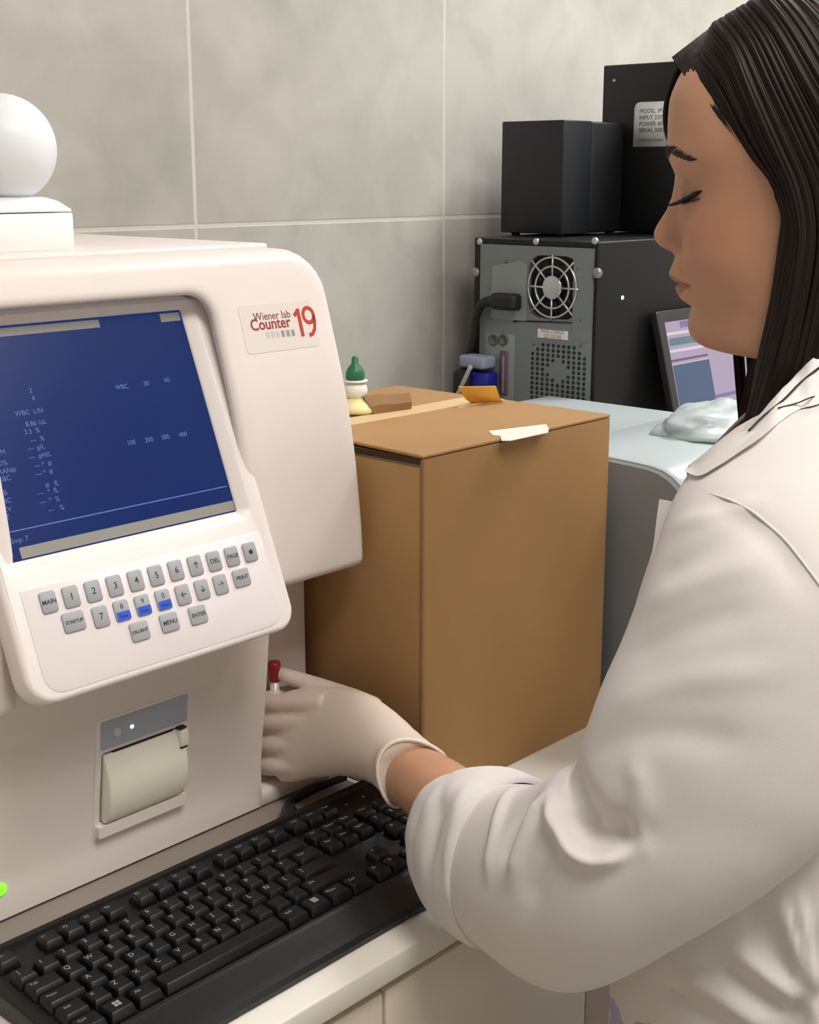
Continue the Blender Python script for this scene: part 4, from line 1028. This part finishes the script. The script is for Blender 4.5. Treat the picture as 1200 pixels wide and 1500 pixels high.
GF = cr([onhead(82, -2, U_(84), 8), hw(99, -16, U_(112)), hw(107, -32, U_(150)), hw(107, -46, U_(185)), hw(99, -64, U_(215)), hw(82, -86, U_(255)), hw(56, -104, U_(310)), hw(40, -108, U_(380)), hw(20, -104, U_(450)), hw(14, -98, U_(520)), hw(6, -92, U_(600)), hw(-4, -86, U_(700))], 44)
for i in range(46):
    n0 = len(hm.v); o_ = np.array([rnd.uniform(-4, 1.5) - (rnd.uniform(0, 30) if i % 2 else 0), rnd.uniform(-6, 8), rnd.uniform(-3, 3)]); r_ = rnd.uniform(1.2, 2.4)
    hm.tube([p + Fh * (o_[0] * sm(0, .1, k / 43) if o_[0] > -5 else o_[0] * sm(.35, .6, k / 43)) + Lh * o_[1] + UZ * o_[2] for k, p in enumerate(GF)], [r_ * (.4 + .6 * sm(0, .1, k / 43)) * (1 - .7 * sm(.85, 1, k / 43)) for k in range(44)], 6); paint(n0, HB_ * rnd.uniform(.7, 1.4))
# flyaway hairs over the collar and temple
for pts in ([(1006, 118), (1016, 145), (1028, 172), (1040, 196)], [(1062, 196), (1078, 226), (1090, 250), (1108, 268)]):
    n0 = len(hm.v); hm.tube([hp(*p, 2.5) for p in pts], .7, 4); paint(n0, HB_ * 1.6)
hair = obj('hair', hm, M_hair, BODY)
ca = hair.data.color_attributes.new('strand', 'FLOAT_COLOR', 'POINT')
for i, c_ in enumerate(hcol): ca.data[i].color = (float(c_[0]), float(c_[1]), float(c_[2]), 1)
# ================================================================ clothes and gloves
M_coat = mat('coat_cotton', 'dfd9d6', .8, var=.015, vscale=20, bump=.12, bscale=1600, spec=.25)
M_lilac = mat('lilac_scrubs', 'b8aecb', .8, bump=.1, bscale=900)
M_glove = mat('latex_glove', 'd9cabc', .5, sss=.12, bump=.15, bscale=260)
M_shoe = mat('white_clog', 'e8e8e6', .4)
def seg_dist(P, A, B):
    ab = B - A; t = np.clip(((P - A) @ ab) / (ab @ ab), 0, 1); return np.linalg.norm(P - (A + t[:, None] * ab), axis=1), t
def vnorm(v, f):
    me = bpy.data.meshes.new('t'); me.from_pydata([tuple(p) for p in v], [], f)
    bm = bmesh.new(); bm.from_mesh(me); bmesh.ops.recalc_face_normals(bm, faces=bm.faces); bm.normal_update()
    n = np.array([tuple(x.normal) for x in bm.verts]); bm.free(); bpy.data.meshes.remove(me); return n
def folds(b, lst, bvh=None):
    """raise (amp>0) or press in (amp<0) soft folds along lines seen on the cloth"""
    V = np.array(b.v); N = vnorm(b.v, b.f); D = np.zeros(len(V))
    bvh = bvh or BVHTree.FromPolygons([Vector(p) for p in b.v], b.f)
    for pts, wdt, amp in lst:
        Q = []
        for p in pts:
            c_ = cast(p[0], p[1], bvh) if len(p) == 2 else (np.array(p), None)
            if c_ is not None: Q.append(c_[0])
        if len(Q) < 2: continue
        Q = cr(Q, 14) if len(Q) > 2 else Q
        best = np.full(len(V), 1e9); tt = np.zeros(len(V))
        for i in range(len(Q) - 1):
            d, t = seg_dist(V, Q[i], Q[i + 1]); m = d < best; best[m] = d[m]; tt[m] = (i + t[m]) / (len(Q) - 1)
        fade = np.clip(np.minimum(tt, 1 - tt) * 4 + .25, 0, 1)
        D += amp * fade * np.exp(-(best / wdt) ** 2)
    b.v = [tuple(p) for p in V + N * D[:, None]]
    return b
def cloth_noise(b, sc, amp, seed=0):
    V = np.array(b.v); N = vnorm(b.v, b.f)
    d = np.array([noise.noise(Vector(p) * sc + Vector((seed, 2.3, 5.1))) + .4 * noise.noise(Vector(p) * sc * 2.7) for p in V])
    b.v = [tuple(p) for p in V + N * (d * amp)[:, None]]; return b
# ---- lilac scrubs
b = MB(); zz = list(np.linspace(-520, 545, 44))
b.loft([tring(z, -8 if z > 100 else lerp(-8, 12, sm(100, -150, z))) for z in zz], True, True, False)
obj('scrub_top', cloth_noise(b, .012, 7, 3), M_lilac, BODY)
for sx in (1, -1):
    hp_ = np.array([1436., 650., -420.]) + Lb * 125 * sx; kn = hp_ + np.array([-10, 12, -470.]); an = np.array([hp_[0] + 5, hp_[1] - 12, FLOOR + 60])
    obj('trouser_leg', cloth_noise(MB().tube(cr([hp_, lerp(hp_, kn, .5), kn, lerp(kn, an, .5), an], 30), [float(np.interp(i / 29 * 4, range(5), [128, 118, 96, 92, 86])) for i in range(30)], 28), .012, 8, sx), M_lilac, BODY)
    b = MB(); fc_ = np.array([an[0], an[1], FLOOR]); rr = []
    for t, w_, h_ in ((-75, 20, 60), (-66, 42, 92), (-20, 48, 105), (40, 48, 80), (110, 54, 58), (150, 46, 46), (176, 24, 30)):
        rr.append([fc_ + Fb * t + Lb * w_ * math.cos(q) * (1 if True else 0) + UZ * max(.5, h_ / 2 + h_ / 2 * math.sin(q)) for q in np.linspace(0, 2 * math.pi, 20, endpoint=False)])
    b.loft(rr, True, True, True); obj('shoe', b, M_shoe, BODY)
# ---- coat torso, open at the front
COAT = None
zz = list(np.linspace(-760, -420, 24)) + list(np.linspace(-412, 420, 118)) + list(np.linspace(428, 664, 40))
b = MB()
def cring(z, e):
    gap = lerp(.28, .13, sm(-500, 350, z)) + .5 * sm(540, 650, z)
    return tring(z, e, 230, gap, 2 * math.pi - gap, 2.25, False)
b.loft([cring(z, 6 + 5 * sm(200, -200, z)) for z in zz], closed=False)
cloth_noise(b, .006, 5, 1)
folds(b, [([(1184, 1452), (1168, 1390), (1148, 1315)], 9, 11), ([(1186, 1448), (1182, 1390), (1168, 1310)], 6, 9), ([(1183, 1452), (1176, 1390), (1160, 1318)], 5, -9), ([(1178, 1456), (1142, 1405), (1098, 1330)], 13, -10), ([(1176, 1462), (1128, 1428), (1070, 1385)], 12, 10), ([(1160, 1490), (1095, 1448), (1030, 1400)], 12, -8), ([(1130, 1510), (1060, 1460), (1000, 1425)], 13, 9), ([(1080, 1510), (1010, 1470), (960, 1440)], 12, -7), ([(1194, 1456), (1206, 1400), (1212, 1320)], 8, 8), ([(1190, 1462), (1196, 1500), (1204, 1540)], 8, 8), ([(1176, 1466), (1160, 1500), (1140, 1540)], 8, -7)])
COATV, COATF = list(b.v), list(b.f)
COAT = obj('lab_coat', b, M_coat, BODY)
s_ = COAT.modifiers.new('thickness', 'SOLIDIFY'); s_.thickness = 3.2 * C; s_.offset = -1
# ---- left sleeve
prs = [((1010, 690), (1290, 640), .715), ((986, 730), (1322, 800), .70), ((966, 790), (1322, 890), .693), ((944, 850), (1310, 970), .693), ((914, 930), (1285, 1075), .697), ((880, 1010), (1245, 1175), .702), ((858, 1070), (1190, 1242), .708), ((842, 1122), (1110, 1302), .714), ((836, 1136), (1040, 1350), .72), ((832, 1128), (965, 1400), .727), ((822, 1126), (905, 1435), .737), ((806, 1138), (852, 1450), .75), ((784, 1150), (802, 1437), .767), ((757, 1149), (757, 1405), .789), ((728, 1146), (716, 1371), .812), ((700, 1143), (690, 1340), .832)]
thk = [80, 92, 98, 100, 100, 98, 96, 94, 92, 90, 88, 86, 84, 82, 78, 72]
ia = [at(*p[0], s=p[2]) for p in prs]; oa = [at(*p[1], s=p[2]) for p in prs]
NR = 170
ia, oa = cr(ia, NR), cr(oa, NR); tk = [float(np.interp(i / (NR - 1) * (len(thk) - 1), range(len(thk)), thk)) for i in range(NR)]
cen = [(p + q) / 2 for p, q in zip(ia, oa)]
def sleeve(cen, e1s, tk, NS=140):
    rings = []
    for i in range(len(cen)):
        t = cen[min(i + 2, len(cen) - 1)] - cen[max(i - 2, 0)]; t /= np.linalg.norm(t)
        e1 = e1s[i]; e2 = np.cross(t, e1); e2 /= np.linalg.norm(e2)
        rings.append([cen[i] + e1 * math.cos(a) + e2 * tk[i] * math.sin(a) for a in np.linspace(0, 2 * math.pi, NS, endpoint=False)])
    return rings
rings = sleeve(cen, [(q - p) / 2 for p, q in zip(ia, oa)], tk)
# shoulder cap tucked into the torso
c0 = cen[0] + np.array([150., 60., 20.])
pre = [[c0 + (p - cen[0]) * .45 for p in rings[0]], [lerp(cen[0], c0, .55) + (p - cen[0]) * .8 for p in rings[0]], [lerp(cen[0], c0, .22) + (p - cen[0]) * .95 for p in rings[0]]]
b = MB().loft(pre + rings, True, True, False)
cloth_noise(b, .007, 2.2, 9)
folds(b, [([(806, 1172), (826, 1228), (868, 1258), (930, 1242)], 10, 19),
          ([(842, 1175), (856, 1212), (890, 1226), (936, 1216)], 20, -24),
          ([(838, 1120), (850, 1165), (880, 1190)], 16, -8),
          ([(925, 1240), (940, 1180), (930, 1110)], 12, 5),
          ([(800, 1165), (772, 1220), (748, 1290)], 9, 10), ([(782, 1172), (752, 1215), (738, 1268)], 8, -12), ([(752, 1155), (728, 1215), (716, 1290)], 8, 8), ([(830, 1200), (800, 1260), (770, 1330)], 14, -7),
          ([(985, 775), (1050, 752), (1110, 735)], 9, 3.5), ([(965, 850), (1030, 812), (1100, 770)], 12, -3.5), ([(948, 890), (1030, 850), (1120, 820)], 12, 3), ([(915, 970), (1010, 920), (1110, 890)], 14, -3), ([(890, 1040), (990, 1000), (1150, 980)], 15, 3.5), ([(870, 1100), (960, 1075), (1100, 1085)], 16, -3.5),
          ([(1034, 740), (1085, 758), (1140, 808), (1186, 876)], 13, -4)])
SLVV, SLVF = list(b.v), list(b.f)
SLV = obj('sleeve', b, M_coat, COAT)
# ---- rolled cuff
cu = [((764, 1138), (738, 1394), .804, 98), ((742, 1130), (724, 1389), .812, 98), ((718, 1124), (706, 1378), .822, 92), ((696, 1124), (688, 1364), .832, 83), ((682, 1130), (674, 1350), .838, 75), ((672, 1138), (666, 1332), .843, 66)]
i2, o2 = [at(*p[0], s=p[2]) for p in cu], [at(*p[1], s=p[2]) for p in cu]
n2 = 26; t2 = [float(np.interp(i / (n2 - 1) * 5, range(6), [p[3] for p in cu])) for i in range(n2)]
i2, o2 = cr(i2, n2), cr(o2, n2); c2 = [(p + q) / 2 for p, q in zip(i2, o2)]
rg = sleeve(c2, [(q - p) / 2 for p, q in zip(i2, o2)], t2, 72)
def shear(rings, cens, amounts):
    out = []
    for i, r in enumerate(rings):
        t = cens[min(i + 1, len(cens) - 1)] - cens[max(i - 1, 0)]; t /= np.linalg.norm(t)
        v_ = (cens[i] - CAM_U); v_ = v_ - t * np.dot(v_, t); v_ /= np.linalg.norm(v_)
        m_ = max(abs(np.dot(p - cens[i], v_)) for p in r)
        out.append([p + t * amounts[i] * max(0, -np.dot(p - cens[i], v_) / m_) ** 1.3 for p in r])
    return out
rg = shear(rg, c2, [lerp(6, 20, i / (n2 - 1)) for i in range(n2)])
inn = [[c2[-1 - k] + (p - c2[-1 - k]) * sc for p in rg[-1 - k]] for k, sc in ((0, .97), (2, .93), (10, .9), (22, .9))]
lip = [[c2[0] + (p - c2[0]) * .93 for p in rg[0]]]
b = MB().loft(lip + rg + inn, True)
cloth_noise(b, .014, 4, 4)
folds(b, [([(690, 1145), (668, 1210), (660, 1290)], 12, 6), ([(650, 1140), (640, 1200), (630, 1270)], 12, -5), ([(720, 1150), (700, 1220), (696, 1300)], 8, -5)])
obj('cuff', b, M_coat, COAT)
# ---- right sleeve
ctr = cr([SHR + np.array([-80., -20., 5]), SHR, lerp(SHR, ELR, .5), ELR, lerp(ELR, WRR, .4), lerp(ELR, WRR, .75)], 50)
b = MB().tube(ctr, [float(np.interp(i / 49 * 5, range(6), [74, 92, 92, 86, 80, 70])) for i in range(50)], 40)
obj('sleeve', cloth_noise(b, .014, 9, 6), M_coat, COAT)
# ---- collar: a folded band lying on the shoulder, near side found on the cloth itself
allc = MB(); allc.add(COATV, COATF); allc.add(SLVV, SLVF)
CB_ = BVHTree.FromPolygons([Vector(p) for p in allc.v], allc.f)
def cast_down(x, y):
    for k in range(40):
        h = CB_.ray_cast(Vector(CAM_U), Vector(ray(x, y + 2 * k)).normalized())
        if h[0] is not None: return np.array(h[0]), np.array(h[1])
near = [((1003, 690), (1007, 684)), ((1024, 697), (1028, 668)), ((1052, 682), (1058, 649)), ((1085, 661), (1086, 631)), ((1116, 640), (1116, 606)), ((1142, 618), (1142, 576)), ((1168, 600), (1168, 548)), ((1205, 590), (1205, 516)), ((1250, 572), (1250, 490))]
rows_ = []
for po, pi in near:
    o_, n_ = cast_down(*po)
    so = float(np.dot(o_ - CAM_U, FW)) / FPX
    o_ = at(po[0], po[1], s=so - .004)
    i_ = at(pi[0], pi[1], s=so + .022)
    rows_.append((o_, i_))
n_near = len(rows_)
for an in (2.35, 2.8, 3.3, 3.8, 4.3, 4.75):
    dr = Fb * math.cos(an) + Lb * math.sin(an); cn = np.array([1474., 706., 0])
    rows_.append((cn + dr * 142 + UZ * 602, cn + dr * 99 + UZ * 664))
cols = [cr([r_[0] for r_ in rows_], 60), cr([r_[1] for r_ in rows_], 60)]
vd = lambda p: (p - CAM_U) / np.linalg.norm(p - CAM_U)
rr = []
for kk, (o_, i_) in enumerate(zip(*cols)):
    kq = sm(.42, .6, kk / 59); rad_ = np.array([1474., 706., 0]) - np.array([o_[0], o_[1], 0]); rad_ /= np.linalg.norm(rad_)
    v_ = lerp(vd(o_), rad_, kq); v_ /= np.linalg.norm(v_); dp_ = lerp(1, .25, kq); m_ = lerp(o_, i_, .5) - v_ * 6; back = i_ + v_ * 34 * dp_ + UZ * -4; deep = i_ + v_ * 60 * dp_ - UZ * 40
    rr.append([o_ + v_ * 3, o_, lerp(o_, m_, .6), m_, lerp(m_, i_, .7) - v_ * 1 , i_, i_ + v_ * 10 * dp_ + UZ * 1.5, back, deep, deep - UZ * 5, back - UZ * 8, lerp(o_, i_, .5) + v_ * 4])
b = MB().loft(rr, True, True, True)
cloth_noise(b, .02, 2.0, 2)
obj('collar', b, M_coat, COAT, sharp=60)
# armhole seam welt
sm_ = [cast(*p, CB_) for p in ((1026, 720), (1050, 726), (1075, 735), (1100, 748), (1125, 768), (1150, 791), (1175, 822), (1200, 856), (1225, 892))]
wb = MB().tube(cr([p + n_ * .3 for p, n_ in sm_], 60), [1.3 * sm(0, .25, i / 59) + .1 for i in range(60)], 8); obj('seam', wb, M_coat, COAT)
# loose hairs lying over the collar
hb = MB(); CL_ = BVHTree.FromPolygons([Vector(p) for p in allc.v + b.v], allc.f + [tuple(i + len(allc.v) for i in q) for q in b.f])
for pts, r_ in (([(1098, 634), (1120, 612), (1148, 587), (1175, 562), (1198, 541), (1225, 520)], 1.2), ([(1140, 600), (1165, 592), (1190, 584), (1220, 574)], .8)):
    Q = [cast(*p, CL_) for p in pts]
    hb.tube(cr([p + n_ * (2.2 if np.dot(n_, CAM_U - p) > 0 else -2.2) for p, n_ in Q], 24), r_, 5)
obj('loose_hair', hb, mat('loose_hair_brown', '1b110d', .5), BODY)
b = MB(); b.v = [tuple(np.array([1474., 704., -130]) + .88 * (np.array([0, 0, 0.12 / .88 * p[2]])) + .88 * (np.array(p) - np.array([1474., 704., 0])) - 2 * Lb * np.dot(np.array(p) - np.array([1474., 704., 0]), Lb)) for p in [q for r_ in rr[:26] for q in r_]]
nr_ = len(rr[0]); b2 = MB().loft([b.v[k * nr_:(k + 1) * nr_] for k in range(26)], True, True, True)
obj('collar', b2, M_coat, COAT, sharp=60)
# front edge of the coat showing past the sleeve
lp = [((966, 731), (1006, 738)), ((962, 760), (1002, 770)), ((957, 800), (996, 806)), ((950, 835), (985, 845)), ((942, 872), (970, 885))]
rr = []
for a_, c_ in lp:
    p, q = at(*a_, s=.745), at(*c_, s=.735); v_ = vd(p)
    rr.append([p, lerp(p, q, .5) - v_ * 3, q, q + v_ * 5, lerp(p, q, .5) + v_ * 3, p + v_ * 4])
cc_ = MB().loft([list(x_) for x_ in zip(*[cr([r_[k] for r_ in rr], 16) for k in range(6)])], True, True, True)
obj('lapel', cc_, M_coat, COAT, sharp=50)

# ---- gloves
def glove(rings_pairs, fingers, thumb, name, rimc=None, vox=2.6):
    b = MB()
    b.loft(rings_pairs, True, True, True)
    for f_ in fingers + [thumb]:
        pts, rr = f_; P = cr(pts, 22); R_ = [float(np.interp(i / 21 * (len(rr) - 1), range(len(rr)), rr)) for i in range(22)]
        b.tube(P, R_, 14)
        b.sphere(P[-1], R_[-1], 14)
    o = obj(name, b, M_glove, BODY)
    m = o.modifiers.new('r', 'REMESH'); m.mode = 'VOXEL'; m.voxel_size = vox * C; m.use_smooth_shade = True
    s = o.modifiers.new('s', 'SMOOTH'); s.factor = .5; s.iterations = 14
    return o
gp = [((648, 1104), (574, 1180), .889, 45), ((632, 1090), (563, 1166), .895, 42), ((606, 1068), (548, 1150), .908, 37), ((572, 1038), (524, 1140), .928, 33), ((532, 1013), (494, 1137), .95, 30), ((488, 1006), (460, 1140), .972, 27), ((450, 1006), (434, 1146), .985, 21), ((418, 1012), (410, 1146), .996, 15)]
gi, go_ = [at(*p[0], s=p[2]) for p in gp], [at(*p[1], s=p[2]) for p in gp]
n3 = 38; t3 = [float(np.interp(i / (n3 - 1) * 7, range(8), [p[3] for p in gp])) for i in range(n3)]
gi, go_ = cr(gi, n3), cr(go_, n3); gc = [(p + q) / 2 for p, q in zip(gi, go_)]
rg = sleeve(gc, [(q - p) / 2 for p, q in zip(gi, go_)], t3, 40)
# loose latex wrinkles at the wrist
for i in range(n3):
    k = .9 * math.sin(i * 2.1) * sm(0, 4, i) * sm(18, 8, i)
    rg[i] = [gc[i] + (p - gc[i]) * (1 + .018 * k) for p in rg[i]]
rg = shear(rg, gc, [42 * sm(13, 0, i) for i in range(n3)])
TUBE_C = np.array([1256., 1428., 0.])
fing = []
for j, (ym, yp, rr, ln) in enumerate([(1031, 1031, 15.5, 1.0), (1056, 1060, 16.5, 1.06), (1090, 1092, 16, 1.0), (1122, 1122, 14.5, .85)]):
    m_ = at(478, ym, s=.968); p_ = at(389, yp, s=1.003)
    d_ = p_ + np.array([46., -6, -2 + (6 - 4 * j)]) * ln; e_ = d_ + np.array([16., -36., 2]) * ln
    fing.append(([m_, lerp(m_, p_, .5), p_, lerp(p_, d_, .5) + np.array([-6, 6, 0]), d_, e_], [rr * 1.08, rr * 1.02, rr, rr * .95, rr * .9, rr * .72]))
th0 = at(545, 1046, s=.955); th1 = at(492, 1018, s=.985); th2 = at(448, 1001, s=1.0); th3 = at(412, 987, s=1.006)
thumb = ([th0, lerp(th0, th1, .55), th1, th2, th3], [25, 22, 17.5, 14.5, 11])
GL = glove(rg, fing, thumb, 'glove')
rim = [p for p in rg[0]]
b = MB().tube(rim + [rim[0]], 2.6, 8, cap=False); obj('rim', b, mat('latex_rim', 'e9ddcd', .5), GL)
# right glove, hanging relaxed at her far side
dirh = HNR - WRR; dirh /= np.linalg.norm(dirh); sid = Fb - dirh * np.dot(Fb, dirh); sid = -sid / np.linalg.norm(sid); upn = np.cross(dirh, sid)
rr_ = []
for t, hw_, hh_ in ((-20, 42, 40), (20, 40, 36), (60, 46, 30), (110, 60, 26), (150, 62, 23), (170, 56, 20)):
    c_ = WRR + dirh * t
    rr_.append([c_ + sid * hw_ * math.cos(a) + upn * hh_ * math.sin(a) for a in np.linspace(0, 2 * math.pi, 32, endpoint=False)])
k0 = WRR + dirh * 165; fg = []
for j, (o_, ln) in enumerate(((-44, 100), (-15, 112), (15, 104), (43, 82))):
    a0_ = k0 + sid * o_; fg.append(([a0_, a0_ + dirh * ln * .5 - upn * 4, a0_ + dirh * ln * .8 - upn * 12, a0_ + dirh * ln - upn * 24], [16, 15, 14, 11]))
tq = WRR + dirh * 40 + sid * -34 - upn * 6
glove(rr_, fg, ([tq, tq + dirh * 50 - sid * 34, tq + dirh * 95 - sid * 44 - upn * 8], [22, 16, 12]), 'glove', vox=3.0)

# ---- sample tube held in the bay
TB = thing('sample_tube', 'small blood tube with a red cap held by the gloved fingers inside the analyzer', 'test tube', (TUBE_C[0], TUBE_C[1], 96))
cx_, cy_, cz_ = at(402, 985, Y=1426); cz_ = 187.
obj('glass', MB().lathe([(3, cz_ - 98), (6.5, cz_ - 94), (7, cz_ - 88), (7, cz_ - 10)], (cx_, cy_, 0), n=20), mat('tube_glass', 'd9d2cc', .15), TB)
obj('blood', MB().lathe([(7.15, cz_ - 88), (7.2, cz_ - 84), (7.2, cz_ - 40), (7.15, cz_ - 39)], (cx_, cy_, 0), n=20), mat('blood_dark_red', '5a1014', .3), TB)
obj('cap', MB().lathe([(8.2, cz_ - 12), (8.8, cz_ - 10), (8.8, cz_ + 8), (9.6, cz_ + 9), (9.6, cz_ + 14), (8.4, cz_ + 17), (3, cz_ + 17.5)], (cx_, cy_, 0), n=20), mat('cap_red', '9e2430', .4), TB)
# ================================================================ camera, world, view
cam = bpy.data.cameras.new('camera'); co = bpy.data.objects.new('camera', cam); COL.objects.link(co)
cam.sensor_fit = 'VERTICAL'; cam.sensor_height = 36.0; cam.sensor_width = 36.0; cam.lens = 36.0 * FPX / 1500.0; cam.clip_start = .05
co.matrix_world = Matrix(((RX[0], UPV[0], -FW[0], 0), (RX[1], UPV[1], -FW[1], 0), (RX[2], UPV[2], -FW[2], ZC + 899 * C), (0, 0, 0, 1)))
SC.camera = co
w = bpy.data.worlds.new('world'); SC.world = w; w.use_nodes = True
w.node_tree.nodes['Background'].inputs[0].default_value = (.9, .93, 1, 1); w.node_tree.nodes['Background'].inputs[1].default_value = .3
SC.view_settings.view_transform = 'Standard'; SC.view_settings.look = 'None'; SC.view_settings.gamma = 1.0; SC.view_settings.use_curve_mapping = False
SC.view_settings.exposure = -0.16
SC.cycles.max_bounces = 8; SC.cycles.diffuse_bounces = 5
